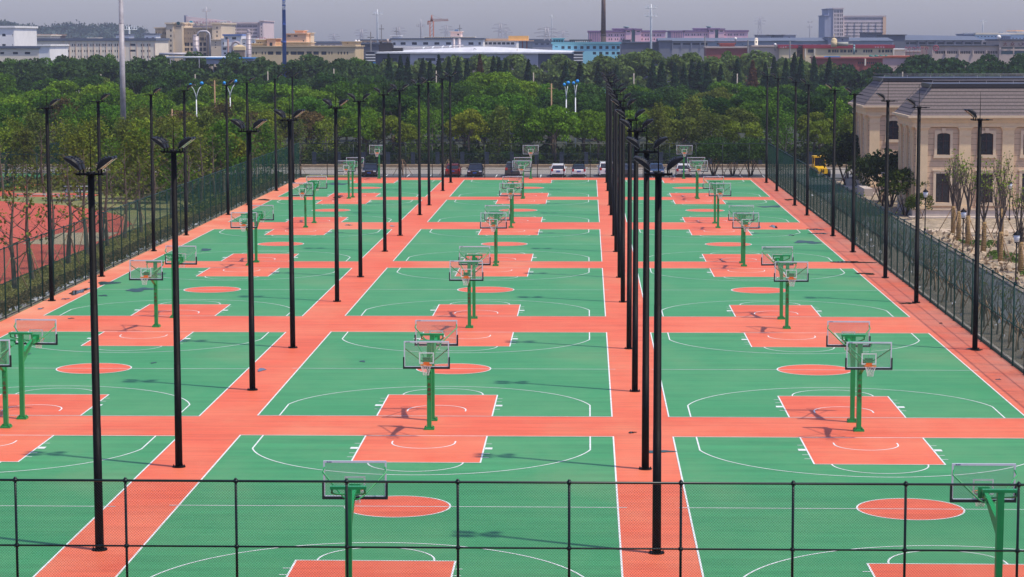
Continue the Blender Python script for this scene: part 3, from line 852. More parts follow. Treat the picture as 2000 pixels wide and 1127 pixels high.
# second belt, denser towards the back, between the track and the road
rs_ = random.Random(5); LBK = []
for (x, y, k) in [(-42.5, 214, 'light'), (-41, 222, 'light'), (-44.5, 228, 'light'), (-47.5, 236, 'light'), (-40.2, 231, 'light'), (-39.5, 240, 'dry'), (-43.5, 243, 'light'), (-52, 240.5, 'light'), (-56, 233.5, 'sparse'),
                  (-59, 229, 'sparse'), (-49.3, 246, 'light'), (-55.5, 248, 'light'), (-60.5, 243, 'light'), (-46, 251, 'dry'), (-41.5, 252, 'light'), (-38.2, 249, 'dry'), (-53.5, 256, 'light'), (-58.5, 258, 'light'),
                  (-37.8, 260, 'dry'), (-42, 263, 'light'), (-48.5, 266, 'light'), (-64.5, 252, 'round'), (-66, 262, 'light'), (-61.5, 268, 'light'), (-54.6, 268.5, 'light'),
                  (-38.9, 214, 'light'), (-39.8, 226.5, 'light'), (-43, 234, 'light'), (-38.3, 236, 'round'), (-46.5, 222, 'dry'), (-50.5, 226, 'light'), (-47, 241, 'light'), (-45.5, 247, 'light'), (-40.8, 245.5, 'light'), (-36.5, 246, 'dry'), (-36, 254.5, 'light'), (-39.8, 256.5, 'light'),
                  (-44.2, 257.5, 'light'), (-47.5, 260, 'dry'), (-51, 262, 'light'), (-40, 267, 'light'), (-45.5, 270, 'round'), (-36.4, 266, 'dry'), (-57.5, 264, 'light'), (-51.5, 250.5, 'light'), (-58, 252, 'dry'), (-62.5, 258, 'light'), (-49.5, 254, 'light'), (-43.8, 222, 'light'), (-37, 229, 'light'), (-36.8, 240, 'light')]:
    LBK.append(k)
    tree(k, 1+rs_.randrange(4), x, y, rs_.uniform(.85, 1.1), rs_.choice(['yel', 'olive', 'mid', 'olive']), dict(light='thin-leaved young tree', sparse='nearly bare young tree', dry='dry brown-twigged tree', round='small round-crowned tree')[k], 'leftbelt')
# staked trees in the parking strip and on the mounds
for u, k, c, s in ((587, 'sparse', 'olive', .62), (787, 'twig', 'dark', .95), (877, 'twig', 'brown', .95), (1393, 'shrub', 'dark', 1.15), (1465, 'shrub', 'dark', 1.15), (1430, 'shrub', 'deep', .95)):
    x, y = gnd(u, 343)
    t = tree(k, 2, x, 268.2, s, c, dict(sparse='staked sapling with a few leaves', twig='small staked bare sapling', shrub='dark round staked bush')[k], 'parking')
    add_stakes(t, 1.25, 2.0, 4)
# band A: first rows of trees behind the road
def band(y, u0, u1, step, kinds, cols, smin, smax, look, row, seed, jy=2.0, z=0):
    r = random.Random(seed); u = u0
    k2 = 4465.0/y
    while u < u1:
        kd, cl = kinds(u, r), cols(u, r)
        x = (u-1147.4)/k2
        lk = look[kd] if isinstance(look, dict) else look
        tree(kd, 1+r.randrange(4), x+r.uniform(-.8, .8), y+r.uniform(-jy, jy), r.uniform(smin, smax), cl, lk, row)
        u += step*k2*r.uniform(.75, 1.25)
LK = dict(broad='leafy broadleaf tree', round='round-crowned tree', big='large spreading tree', willow='soft willow-like tree', conifer='dark pointed conifer', light='thin-leaved tree', dry='dry brown-twigged tree', sparse='nearly bare tree', shrub='dark bush')
def kA(u, r):
    if u < 560: return r.choice(['light', 'light', 'dry', 'round'])
    if u < 700: return r.choice(['light', 'dry', 'round'])
    if 1560 < u < 1700: return r.choice(['light', 'round'])
    return r.choice(['round', 'round', 'light', 'broad', 'dry'])
def cA(u, r):
    return r.choice(['olive', 'yel', 'olive', 'brown', 'mid']) if u < 640 else r.choice(['yel', 'bright', 'mid', 'olive', 'mid', 'bright'])
band(289, -40, 1790, 4.3, kA, cA, .86, 1.10, LK, 'road', 11, 1.6)
band(299, -60, 1800, 4.6, lambda u, r: r.choice(['round', 'light', 'broad']), cA, .90, 1.15, LK, 'second', 12, 2)
# understorey shrubs behind the low wall
band(286.5, 560, 1760, 4.6, lambda u, r: 'shrub', lambda u, r: r.choice(['dark', 'deep', 'mid']), .45, .62, 'low dark shrub', 'hedge', 13, .4)
# band B: camphor wood
def cB(u, r):
    if u < 720: return r.choice(['bright', 'mid', 'bright', 'mid'])
    if u < 1050: return r.choice(['mid', 'dark', 'mid'])
    return r.choice(['dark', 'deep', 'dark', 'mid'])
band(318, -40, 1760, 6.0, lambda u, r: 'broad', cB, .98, 1.18, LK, 'woodfront', 21)
band(338, -60, 1800, 6.6, lambda u, r: 'broad', cB, 1.02, 1.22, LK, 'woodfront', 22)
band(362, -60, 1960, 7.2, lambda u, r: 'broad', cB, 1.08, 1.28, LK, 'woodmid', 23)
band(390, -80, 2060, 7.8, lambda u, r: 'broad', lambda u, r: cB(u, r) if u < 720 else r.choice(['dark', 'mid', 'deep']), 1.12, 1.32, LK, 'woodmid', 24)
for u, v, Y, s, c in ((965, 137, 385, 1.0, 'bright'), (925, 158, 372, .85, 'mid'), (1010, 155, 378, .85, 'bright'), (1395, 170, 372, .62, 'olive'), (1660, 175, 360, .7, 'dark')):
    x, zt = atY(u, v, Y)
    tree('big', 1+len(TREES) % 2, x, Y, s, c, 'huge spreading tree', 'woodmid', sz=zt/10.9)
# band C: conifers and far wood
CON = [759, 782, 796, 826, 840, 857, 877, 895, 912, 937, 964, 975, 988, 1032, 1105, 1133, 1168, 1204, 1275, 1292, 1318, 1336, 1352, 1366, 1381, 1408, 1440, 1470, 1495, 1512, 1535, 1552, 1565, 1590, 1620]
for i, u in enumerate(CON):
    Y = 468+(i*37 % 24); x, zt = atY(u, (106 if u < 1000 else 116 if u < 1500 else 102)+(i*29 % 13), Y)
    tree('conifer', 1+i % 4, x, Y, 1.1+.08*(i % 4), 'rust' if u in (937, 1470) else 'conif', 'rust-brown pointed conifer' if u in (937, 1470) else 'dark pointed conifer', 'conifer', sz=zt/9.0)
band(440, -80, 740, 9.5, lambda u, r: 'broad', lambda u, r: r.choice(['dark', 'deep', 'mid', 'dark']), 1.22, 1.42, LK, 'woodback', 25, 5)
band(440, 745, 2080, 8.5, lambda u, r: 'broad', lambda u, r: r.choice(['dark', 'deep', 'mid', 'dark']), .95, 1.12, LK, 'woodback', 25, 5)
band(480, -80, 740, 10.5, lambda u, r: 'willow' if 1500 > u > 900 else 'broad', lambda u, r: r.choice(['mid', 'dark', 'pale', 'olive'] if u > 900 else ['mid', 'dark', 'olive']), 1.05, 1.2, LK, 'woodback', 26, 5)
# far-off wood: one mass
def mass(name, rows, seed, label):
    r = np.random.RandomState(seed); PP, NN, SS = [], [], []
    for (y, u0, u1, step, vtop, rx) in rows:
        k2 = 4465.0/y; u = u0
        while u < u1:
            vt = vtop(u) if callable(vtop) else vtop
            x, zt = atY(u, vt+r.uniform(-2.5, 3.5), y)
            nc = 13; d = sph(r, nc*3); d = d[d[:, 2] > -.3][:nc]
            R_ = rx*r.uniform(.8, 1.2); hz = zt*.5
            cen = np.stack([x+d[:, 0]*R_*.7, y+r.uniform(-6, 6)+d[:, 1]*R_*.7, zt*.5+d[:, 2]*hz*.78], 1)
            P, N_ = clumps(r, cen, R_*(.32+.2*r.rand(len(d))), 26, .8)
            PP.append(P); NN.append(N_)
            u += step*k2*r.uniform(.8, 1.2)
    P = np.concatenate(PP); N_ = np.concatenate(NN)
    me = quads(P, N_, .62, r, name)
    o = link(name, me); return o
def vleft(u): return 117-3*math.sin(u*.02)
def vfar(u):
    pts = [(-60, 108), (0, 107), (60, 112), (110, 107), (150, 108), (200, 108), (240, 108), (290, 104), (450, 104), (480, 103), (560, 104), (600, 107), (640, 107), (700, 112), (760, 118), (860, 120), (1000, 112), (1130, 110), (1180, 106), (1230, 99), (1330, 99), (1400, 104), (1450, 100), (1560, 104), (1640, 122), (1700, 124), (1760, 122), (1800, 114), (2100, 112)]
    return float(np.interp(u, [p[0] for p in pts], [p[1] for p in pts]))
o = mass('wood', [(530, -90, 755, 8.5, lambda u: vfar(u)+9, 5), (555, -90, 755, 8.5, vfar, 5), (505, -90, 760, 8.5, lambda u: vfar(u)+17, 5)], 3, '')
o.color = (.060, .110, .030, 1); tag(o, 'far-off green wood in front of the cream and tan factories at left', 'wood', None, 'stuff')
o = mass('wood', [(530, 760, 1790, 8.5, lambda u: vfar(u)+9, 5), (555, 760, 1780, 8.5, vfar, 5)], 4, '')
o.color = (.120, .175, .045, 1); tag(o, 'far-off pale green willowy wood below the white hall and grey warehouses', 'wood', None, 'stuff')
o = mass('wood', [(535, 1795, 2090, 8, lambda u: 106+3*math.sin(u*.03), 5.5), (520, 1790, 2090, 8, lambda u: 118, 5.5), (505, 1640, 2090, 8, lambda u: 130, 5)], 5, '')
o.color = (.038, .082, .026, 1); tag(o, 'dense dark green wood at the right below the tan sign building', 'wood', None, 'stuff')
# far rounded trees in front of the long cream building
for u, v in ((22, 102), (55, 110), (87, 107), (111, 105), (135, 107), (156, 112), (187, 105), (209, 107), (262, 106), (700, 110), (1425, 102), (1590, 118)):
    x, zt = atY(u, v, 560); tree('round', 1+int(u) % 4, x, 560, 1.25, 'mid', 'far rounded tree at the edge of the wood', 'faredge', sz=zt/6.8)
# right side: bushes and pruned trees before the tan building
for (u, v, k, s, c) in ((1655, 368, 'shrub', 1.5, (.045, .062, .02)), (1680, 352, 'shrub', 1.15, 'dark'), (1738, 404, 'shrub', 1.6, (.038, .058, .02)), (1722, 395, 'shrub', 1.35, (.06, .075, .025)), (1768, 421, 'shrub', 1.12, (.075, .115, .02)), (1797, 430, 'shrub', .62, (.085, .13, .02))):
    x, y = gnd(u, v); t = tree(k, 1+int(u) % 4, x, y, s, c, 'rounded staked bush', 'bush'); add_stakes(t, 1.0, 1.4, 3)
def pruned(seed):
    b, tips = branchy(seed, 7.4, .13, .33, 3, .36, 6, up=.95)
    w_ = MB().tube([(0, 0, 0), (0, 0, 1.2), (.01, .01, 2.35)], [.19, .175, .16], 10)
    for z in np.arange(.1, 2.3, .13): w_.tube([(0, 0, z), (0, 0, z+.05)], .196-.012*z, 10)
    return b.mesh('trunk', M['bark']), sparse_leaves(seed, tips, 2.4, .24, .13), w_.mesh('trunk_wrap', M['wrap'])
PR = [pruned(s) for s in (3, 8, 12)]
for i, (x, y) in enumerate([(29.9, 188.6-1.2), (29.2, 180.3), (29.4, 177.1), (29.45, 170.2), (29.4, 163), (29.4, 155.4), (29.6, 148.2), (30.5, 141), (33.3, 184.5), (34.2, 176)]):
    root = thing('pruned_tree', (x, y, .05), 'x', 'tree', None, rnd.uniform(0, 6)); root.scale = (1, 1, rnd.uniform(.92, 1.05))
    tm, cm, wm = PR[i % 3]
    link('trunk', tm, root); a = link('crown', cm, root); a.color = (.20, .25, .05, 1); link('trunk_wrap', wm, root)
    add_stakes(root, 1.3, 2.2, 3)
    TREES.append((root, 'straw-wrapped pruned tree', 'pruned', ux(x, y, 3)))
for i, y in enumerate(np.arange(108, 205, 3.1)):
    t = tree('twig', 1+i % 4, 22.2+rnd.uniform(-.3, .3), float(y), rnd.uniform(.95, 1.25), 'olive', 'bare twiggy sapling', 'rightfence')
    if i < 16: add_stakes(t, .7, 1.3, 3)

# labels for the trees: kind, row, place
ROWTXT = dict(leftfence='in the row along the left fence', leftbelt='in the belt beyond the running track', parking='in the parking strip behind the courts',
  road='in the first row behind the road', second='in the second row behind the road', hedge='behind the low tan wall', woodfront='in the front of the wood', woodmid='in the middle of the wood',
  conifer='at the back of the wood', woodback='deep in the back of the wood', faredge='before the factories', bush='at the corner of the tan building', pruned='before the tan building', rightfence='behind the right fence')
LAND = [(-200, 'far left edge'), (60, 'grey monopole, left side'), (300, 'tan office with silos'), (440, 'pink office block'), (530, 'blue pylon'), (640, 'long khaki building'), (740, 'black roof machinery'), (870, 'white hall windows'),
        (960, 'curved white roof'), (1080, 'turquoise building'), (1165, 'brick chimney'), (1225, 'first pink factory'), (1310, 'second pink factory'), (1430, 'grey warehouses'), (1540, 'red-roofed hall'), (1640, 'slab tower'), (1740, 'grey shed range'), (1860, 'tan sign building')]
byrow = {}
for t in TREES: byrow.setdefault((t[2], t[1]), []).append(t)
for (row, look), L_ in byrow.items():
    L_.sort(key=lambda t: t[3])
    if row in ('leftfence', 'rightfence', 'pruned'): L_.sort(key=lambda t: t[0].location.y)
    n = len(L_)
    if row in ('leftfence', 'rightfence', 'pruned') or n <= 12:
        for i, t in enumerate(L_):
            how = 'from the camera' if row in ('leftfence', 'rightfence', 'pruned') else 'from the left'
            o_ = 'only' if n == 1 else (nth(i) if i < 30 else 'last')
            lab = f'{look} {ROWTXT[row]}' + (f', {o_} {how}' if n > 1 else '')
            assert len(lab.split()) <= 16, lab
            tag(t[0], lab, group=f'{look}s {ROWTXT[row]}'[:60])
    else:
        seg = {}
        for t in L_:
            nm = [l for u, l in LAND if u <= t[3]][-1] if t[3] > -200 else LAND[0][1]
            seg.setdefault(nm, []).append(t)
        for nm, q in seg.items():
            for t in q:
                place = 'at the '+nm if 'edge' in nm else 'below the '+nm
                rt = ROWTXT[row]
                i = q.index(t)
                o_ = '' if len(q) == 1 else (['leftmost', 'second', 'third', 'fourth', 'fifth', 'sixth', 'seventh', 'eighth', 'ninth', 'tenth'][min(i, 9)]+' ')
                lab = f'{o_}{look} {rt}, {place}'
                if len(lab.split()) > 16: lab = lab.replace('in the first row', 'first row').replace('in the second row', 'second row').replace('in the ', '').replace('long khaki', 'khaki')
                assert len(lab.split()) <= 16, lab
                tag(t[0], lab, group=f'{look}s {rt}'[:60])

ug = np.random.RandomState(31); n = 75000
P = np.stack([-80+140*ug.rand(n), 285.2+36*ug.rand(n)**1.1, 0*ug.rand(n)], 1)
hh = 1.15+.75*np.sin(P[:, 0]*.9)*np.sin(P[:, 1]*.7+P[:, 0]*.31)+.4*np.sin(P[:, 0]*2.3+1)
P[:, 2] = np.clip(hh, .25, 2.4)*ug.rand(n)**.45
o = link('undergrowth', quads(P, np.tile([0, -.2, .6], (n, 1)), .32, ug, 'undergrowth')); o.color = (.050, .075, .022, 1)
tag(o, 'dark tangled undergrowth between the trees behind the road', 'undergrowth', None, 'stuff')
n = 26000
P = np.stack([-66+31*ug.rand(n), 206+60*ug.rand(n), .25*ug.rand(n)], 1); P = P[(P[:, 0] > -37.9) | (P[:, 1] > 240) | ((P[:, 0] > -50) & (P[:, 1] > 222+(-38-P[:, 0])*.9))]
P = P[np.sin(P[:, 0]*.8)*np.cos(P[:, 1]*.5) > -.35]; P[:, 2] *= 1+2.2*(np.sin(P[:, 0]*1.3+P[:, 1]*.9) > .3)
o = link('undergrowth', quads(P, np.tile([0, 0, .6], (len(P), 1)), .26, ug, 'undergrowth')); o.color = (.12, .14, .038, 1)
tag(o, 'weedy undergrowth below the young trees beyond the track', 'undergrowth', None, 'stuff')
# hedge, grass tufts and litter by the left fence
r5 = np.random.RandomState(8)
n = 26000
P = np.stack([-34.7+.95*r5.rand(n)+.3*r5.randn(n)*.3, 100+163*r5.rand(n), .55*r5.rand(n)**.6], 1)
me = quads(P, np.tile([0, 0, .7], (n, 1)), .12, r5, 'hedge'); o = link('hedge', me); o.color = (.17, .125, .06, 1)
tag(o, 'low brownish hedge at the foot of the left fence', 'hedge', None, 'stuff')
n = 30000
P = np.stack([-35.3-3.0*r5.rand(n), 100+163*r5.rand(n), .09*r5.rand(n)], 1)
me = quads(P, np.tile([0, 0, .2], (n, 1)), .11, r5, 'grass'); o = link('grass', me); o.color = (.26, .235, .075, 1)
tag(o, 'patchy green and yellow grass strip under the staked trees', 'grass', None, 'stuff')
n = 420
P = np.stack([np.concatenate([-33.65-.45*r5.rand(n-60), 21.2+2.2*r5.rand(60)]), 105+155*r5.rand(n), .03+.12*r5.rand(n)], 1)
me = quads(P, np.tile([0, 0, .5], (n, 1)), .22, r5, 'litter'); me.materials.clear(); me.materials.append(M['lit'])
tag(link('litter', me), 'white plastic and paper scraps blown against the fence foot', 'litter', None, 'stuff')
n = 1300
P = np.stack([27.8+12*r5.rand(n)**1.4, 125+63*r5.rand(n), .10+.22*r5.rand(n)], 1)
me = quads(P, np.tile([0, 0, .5], (n, 1)), .30, r5, 'rubble'); me.materials.clear(); me.materials.append(mat('rubble', (.42, .31, .20), .9, var=.5, scale=.8))
tag(link('rubble', me), 'bark scraps, clods and rubble on the dug earth', 'rubble', None, 'stuff')
n = 9000
P = np.stack([29+3.5*r5.rand(n), 150+30*r5.rand(n), .08+.14*r5.rand(n)], 1); P = P[(np.sin(P[:, 0]*1.7)+np.sin(P[:, 1]*.5)) > .25]
me = quads(P, np.tile([0, 0, .3], (len(P), 1)), .14, r5, 'weeds'); o = link('weeds', me); o.color = (.10, .16, .035, 1)
tag(o, 'green weeds growing on the dug earth between pruned trees', 'weeds', None, 'stuff')
# ------------------------------------------------------------------ low wall and palisade fence behind the road
MB().box(-75, 75, 283.8, 284.15, 0, .42).box(-75, 75, 283.74, 284.21, .42, .50).build('low_wall', M['tanwall'])
tag(bpy.data.objects['low_wall'], 'long low tan wall behind the road, under the dark railing', 'low wall')
pf = thing('palisade_fence', (-34, 284.0, .5), 'dark blue-grey metal railing with square pillars on the low tan wall', 'railing')
pil = MB().box(-.24, .24, -.16, .16, 0, 1.45).box(-.28, .28, -.2, .2, 1.45, 1.52).mesh('pillar', M['bluefence'])
PX = list(np.arange(0, 72, 3.08))
for x in PX: link('pillar', pil, pf, (x, 0, 0))
b = MB()
for z in (.12, 1.28): b.box(PX[0], PX[-1], -.02, .02, z, z+.045)
b.build('rail', M['bluefence'], pf)
b = MB()
for i, x in enumerate(PX[:-1]):
    for k in range(14):
        xx = x+.34+k*.185; d = .22 if (k//7+i) % 2 else -.22
        b.bar((xx-d*.5, 0, .12), (xx+d*.5, 0, 1.42), .016)
b.build('bars', M['bluefence'], pf)

# ------------------------------------------------------------------ cars
def rr(hw, z0, z1, y, top=.1):
    return [(-hw, y, z0+.08), (-hw*.93, y, z0), (hw*.93, y, z0), (hw, y, z0+.08), (hw*1.0, y, z0+(z1-z0)*.55), (hw*.96, y, z1-top*.6), (hw*.86, y, z1), (-hw*.86, y, z1), (-hw*.96, y, z1-top*.6), (-hw, y, z0+(z1-z0)*.55)]
def make_car(kind, paint, label, x, y, rz, roofm=None, rear_plate=True):
    """front of the car points to -Y at rz 0"""
    root = thing('parked_car', (x, y, .012), label, 'car', 'cars parked behind the far fence', rz)
    P = dict(hatch=(4.3, .90, .92, 1.47, 1.05, 2.05), sedan=(4.6, .90, .92, 1.44, 1.25, 3.65), suv=(4.6, .94, 1.04, 1.68, 1.15, 2.4), mini=(3.85, .86, .90, 1.40, .95, 2.0))[kind]
    L, W, zb, zr, _, _ = P
    zl = .20
    F = -L/2
    if kind == 'sedan': prof = [(0, .62, .80), (.12, .70, .90), (.5, .80, .97), (1.2, .90, 1), (2.2, .93, 1), (3.5, .95, 1), (4.1, .97, .98), (4.45, .95, .93), (4.6, .80, .85)]
    else: prof = [(0, .60*zb/.92, .82), (.12, .70*zb/.92, .92), (.45, .82*zb/.92, .98), (1.0, zb, 1), (2.2, zb+.02, 1), (L-.5, zb+.04, 1), (L-.12, zb+.02, .97), (L, zb-.12, .90)]
    MB().loft([rr(W*k, zl, z, F+d) for d, z, k in prof]).build('body', paint, root)
    if kind == 'sedan': cab = [(1.15, .91, .78), (1.95, zr-.04, .66), (2.5, zr, .67), (3.2, zr-.03, .65), (4.05, .97, .74)]
    elif kind == 'suv': cab = [(1.05, zb, .80), (1.75, zr-.06, .72), (2.4, zr, .73), (L-.55, zr-.04, .70), (L-.08, zb+.05, .80)]
    else: cab = [(.95, zb, .78), (1.75, zr-.05, .67), (2.4, zr, .68), (L-.55, zr-.05, .64), (L-.10, zb+.05, .76)]
    def cr(d, z, k, z0):
        return [(-.80*W/.9*.98, F+d, z0), (.80*W/.9*.98, F+d, z0), (k*W/.9, F+d, max(z, z0+.01)), (-k*W/.9, F+d, max(z, z0+.01))]
    gz = [cr(d, z, k, zb-.05) for d, z, k in cab]
    g_ = MB()
    top = [(d, z, k) for d, z, k in cab]
    g_.loft(gz, smooth=False); g_.build('windows', M['darkglass'], root)
    r = MB(); a = [t for t in top[1:-1]]
    ks = W/.9
    r.loft([[(-k*ks*1.03, F+d, z-.05), (k*ks*1.03, F+d, z-.05), (k*ks*.95, F+d, z+.025), (-k*ks*.95, F+d, z+.025)] for d, z, k in [(a[0][0]-.10, a[0][1]-.04, a[0][2])]+a+[(a[-1][0]+.10, a[-1][1]-.05, a[-1][2])]], smooth=False)
    for s in (-1, 1):   # pillars
        for i, j in ((0, 1), (len(cab)-1, len(cab)-2)):
            A, B = cab[i], cab[j]; r.bar((s*.79*ks, F+A[0], zb), (s*B[2]*ks*1.0, F+B[0], B[1]-.02), .07, .06)
        r.bar((s*.80*ks, F+(cab[1][0]+cab[-2][0])/2+.1, zb), (s*.68*ks, F+(cab[1][0]+cab[-2][0])/2+.1, zr-.03), .07, .05)
    r.build('roof', roofm or paint, root)
    wy = (.82, L-.80)
    tm = MB().tube([(-.11, 0, 0), (.11, 0, 0)], .325, 18).mesh('wheel', M['black'])
    hm = MB().tube([(-.118, 0, 0), (.118, 0, 0)], .20, 12).mesh('rim', M['chrome'])
    for s in (-1, 1):
        for d in wy:
            o = link('wheel', tm, root, (s*(W-.10), F+d, .325)); link('rim', hm, o)
        MB().box(min(s*.24, s*.82*ks) if 0 else min(s*.50, s*.80*ks), max(s*.50, s*.80*ks), F-.01, F+.22, .60*zb/.92, .73*zb/.92).build('headlight', M['headl'], root)
        if kind in ('hatch', 'suv', 'mini'):
            MB().box(min(s*.58*ks, s*.83*ks), max(s*.58*ks, s*.83*ks), F+L-.10, F+L+.015, zb-.24, zb+.05).build('tail_light', M['tail'], root)
        else: MB().box(min(s*.55, s*.82), max(s*.55, s*.82), F+L-.10, F+L+.012, .74, .88).build('tail_light', M['tail'], root)
        MB().box(min(s*.84*ks, s*1.04*ks), max(s*.84*ks, s*1.04*ks), F+1.38, F+1.50, zb, zb+.14).build('mirror', paint, root)
    MB().box(-.22, .22, F-.03, F-.012, .42, .56).build('number_plate', M['plate'], root)
    MB().box(-.22, .22, F+L+.012, F+L+.03, (.62 if kind != 'sedan' else .55), (.76 if kind != 'sedan' else .69)).build('number_plate', M['plate'], root)
    MB().box(-.62, .62, F-.025, F+.02, .24, .38).box(-.42, .42, F-.02, F+.05, .60, .70).build('grille', M['black'], root)
    MB().box(-.75, .75, F+L-.05, F+L+.022, .22, .36).build('bumper', M['black'], root)
    MB().box(-.40, .40, F-.03, F+.03, .705, .735).build('chrome_strip', M['chrome'], root)
    return root
def paint(name, c, rough=.22): return mat(name, c, rough, var=.03, spec=.7)
pk, pr, pg, pw, pb, psl = paint('black_paint', (.010, .010, .016)), paint('dark_red_paint', (.13, .010, .012)), paint('grey_paint', (.05, .055, .065)), paint('white_paint', (.78, .78, .78)), paint('blue_paint', (.03, .06, .13)), paint('silver_paint', (.55, .54, .50))
CY = 265.55
for u, kd, pm_, front, lab, rf in ((721, 'sedan', pk, 1, 'black sedan facing the fence, leftmost parked car', None), (884, 'hatch', pr, 0, 'dark red car parked behind the staked sapling', None),
      (928, 'sedan', pk, 1, 'black-blue sedan with chrome grille facing the fence', None), (1003, 'suv', pg, 0, 'dark grey estate car seen from behind, near the middle hoop', None),
      (1090.5, 'hatch', pw, 0, 'white hatchback with red tail lights seen from behind', None), (1131, 'mini', pw, 0, 'small white car with black roof seen from behind', pk),
      (1185, 'suv', pw, 0, 'tall white car half hidden by the row of masts', None), (1229, 'sedan', pg, 0, 'grey sedan behind the cluster of masts', None),
      (1283, 'hatch', pb, 1, 'dark blue car behind the nearest mast lamp', None), (1336, 'hatch', psl, 0, 'pale silver hatchback, rightmost parked car', pw)):
    Lc = dict(hatch=4.3, sedan=4.6, suv=4.6, mini=3.85)[kd]
    x = (u-1147.4)/(4465/(CY+.6))
    make_car(kd, pm_, lab, x, CY+Lc/2+rnd.uniform(-.1, .1), (0 if front else math.pi)+rnd.uniform(-.03, .03), rf)
# yellow machine
x, _ = gnd(1601, 345); ym = thing('wheel_loader', (x, 266.4, 0), 'yellow construction machine with roll cage beyond the right fence', 'machine', None, .1)
MB().loft([[(-.68, -1.4, .45), (.68, -1.4, .45), (.55, -1.35, 1.05), (-.55, -1.35, 1.05)], [(-.70, .4, .45), (.70, .4, .45), (.66, .4, 1.25), (-.66, .4, 1.25)]], smooth=False).build('hood', M['yellow'], ym)
b = MB()
for sx in (-1, 1):
    for y in (.3, 1.3): b.bar((sx*.66, y, .9), (sx*.62, y, 2.25), .09)
b.box(-.74, .74, .15, 1.45, 2.22, 2.42); b.build('cab', M['yellow'], ym)
MB().box(-.6, .6, .36, .40, 1.25, 2.2).build('windscreen', M['darkglass'], ym)
MB().box(-.66, .66, .4, 1.9, .5, 1.2).build('chassis', M['yellow'], ym)
wmesh = MB().tube([(-.16, 0, 0), (.16, 0, 0)], .48, 16).mesh('wheel', M['black'])
for sx in (-1, 1):
    for y in (-1.0, 1.3): link('wheel', wmesh, ym, (sx*.78, y, .48))
b = MB().box(-.2, .2, -1.0, -.99, 0, 0)
o = MB().box(-.17, -.06, -.02, 0, 0, .4).box(.06, .17, -.02, 0, 0, .4).box(-.06, .06, -.02, 0, .16, .24).build('badge', M['black'], ym, (0, -1.42, .58))

# ------------------------------------------------------------------ small lamps
def make_garden(H=3.6):
    root = thing('garden_lamp', (0, 0, 0), 'x', 'lamp')
    MB().tube([(0, 0, 0), (0, 0, .35), (0, 0, .36), (0, 0, H-.75)], [.11, .10, .05, .045], 10).build('pole', M['mast'], root)
    MB().tube([(0, 0, H-.75), (0, 0, H-.68)], .13, 10).tube([(0, 0, H-.22), (0, 0, H-.19), (0, 0, H-.06), (0, 0, H+.06)], [.24, .24, .09, .015], 12).build('cap', M['mast'], root)
    MB().tube([(0, 0, H-.68), (0, 0, H-.40), (0, 0, H-.22)], [.13, .20, .19], 12).build('globe', M['globe'], root)
    return root
gl = make_garden(); gfirst = True
GL = [(1808, 366, 'beside the white lawn slab, left of the pruned trees'), (1882, 404, 'among the pruned trees before the tan building'), (1973, 350, 'close to the tan facade at right'), (1986, 448, 'nearest the camera at the right edge'), (1725, 326, 'behind the fourth right mast'),
      (1653, 297, 'left of the tan building corner'), (1673, 300, 'tucked behind a right-hand mast'), (887, 262, 'left one of a pair behind the black sedan'), (904, 255, 'right one of a pair behind the black sedan'), (1308, 257, 'upper one of a pair above the silver hatchback'), (1303, 266, 'lower one of a pair above the silver hatchback'),
      (74, 257, 'beyond the far left enclosure fence'), (122, 254, 'at the far end of the left enclosure fence'), (510, 254, 'above the far end of the left fence'), (489, 255, 'left of the far end of the left fence')]
for u, v, lab in GL:
    k = (v-77.35)/(15.894-3.66); Y = 4465/k
    if not gfirst: gl = clone(gl)
    gfirst = False
    x, _ = atY(u, v, Y); gl.location = (x, Y, 0)
    tag(gl, 'black garden lamp with white globe '+lab, 'lamp', 'black garden lamps with white globes')
# blue-globed street lamps
for u, vt, vb, wd, lab in ((383, 163, 250, 1, 'left of the pair above the left courts'), (449, 159, 245, 1, 'right of the pair above the left courts'), (1106, 162, 210, .35, 'left of the pair left of the mast cluster'), (1124, 159, 206, .35, 'right of the pair left of the mast cluster')):
    Y = 312; x, zt = atY(u, vt, Y)
    r_ = thing('street_lamp', (x, Y, 0), 'white street lamp with blue globes, '+lab, 'street lamp', 'white street lamps with blue globes')
    b = MB().tube([(0, 0, 0), (0, 0, zt-2.2)], [.10, .075], 10)
    for s in (-1, 1): b.tube([(0, 0, zt-2.2), (s*.10*wd, .0, zt-1.5), (s*.35*wd, 0, zt-.8), (s*.62*wd, s*.3, zt-.38)], [.06, .05, .045, .04], 8)
    b.build('pole', M['whitepole'], r_)
    for s in (-1, 1): MB().ell((s*(.70*wd+.02), s*.3, zt-.1+(s*.12)), (.25 if s > 0 else .21, .25, .24), 12, 8).build('globe', M['blueglobe'], r_)
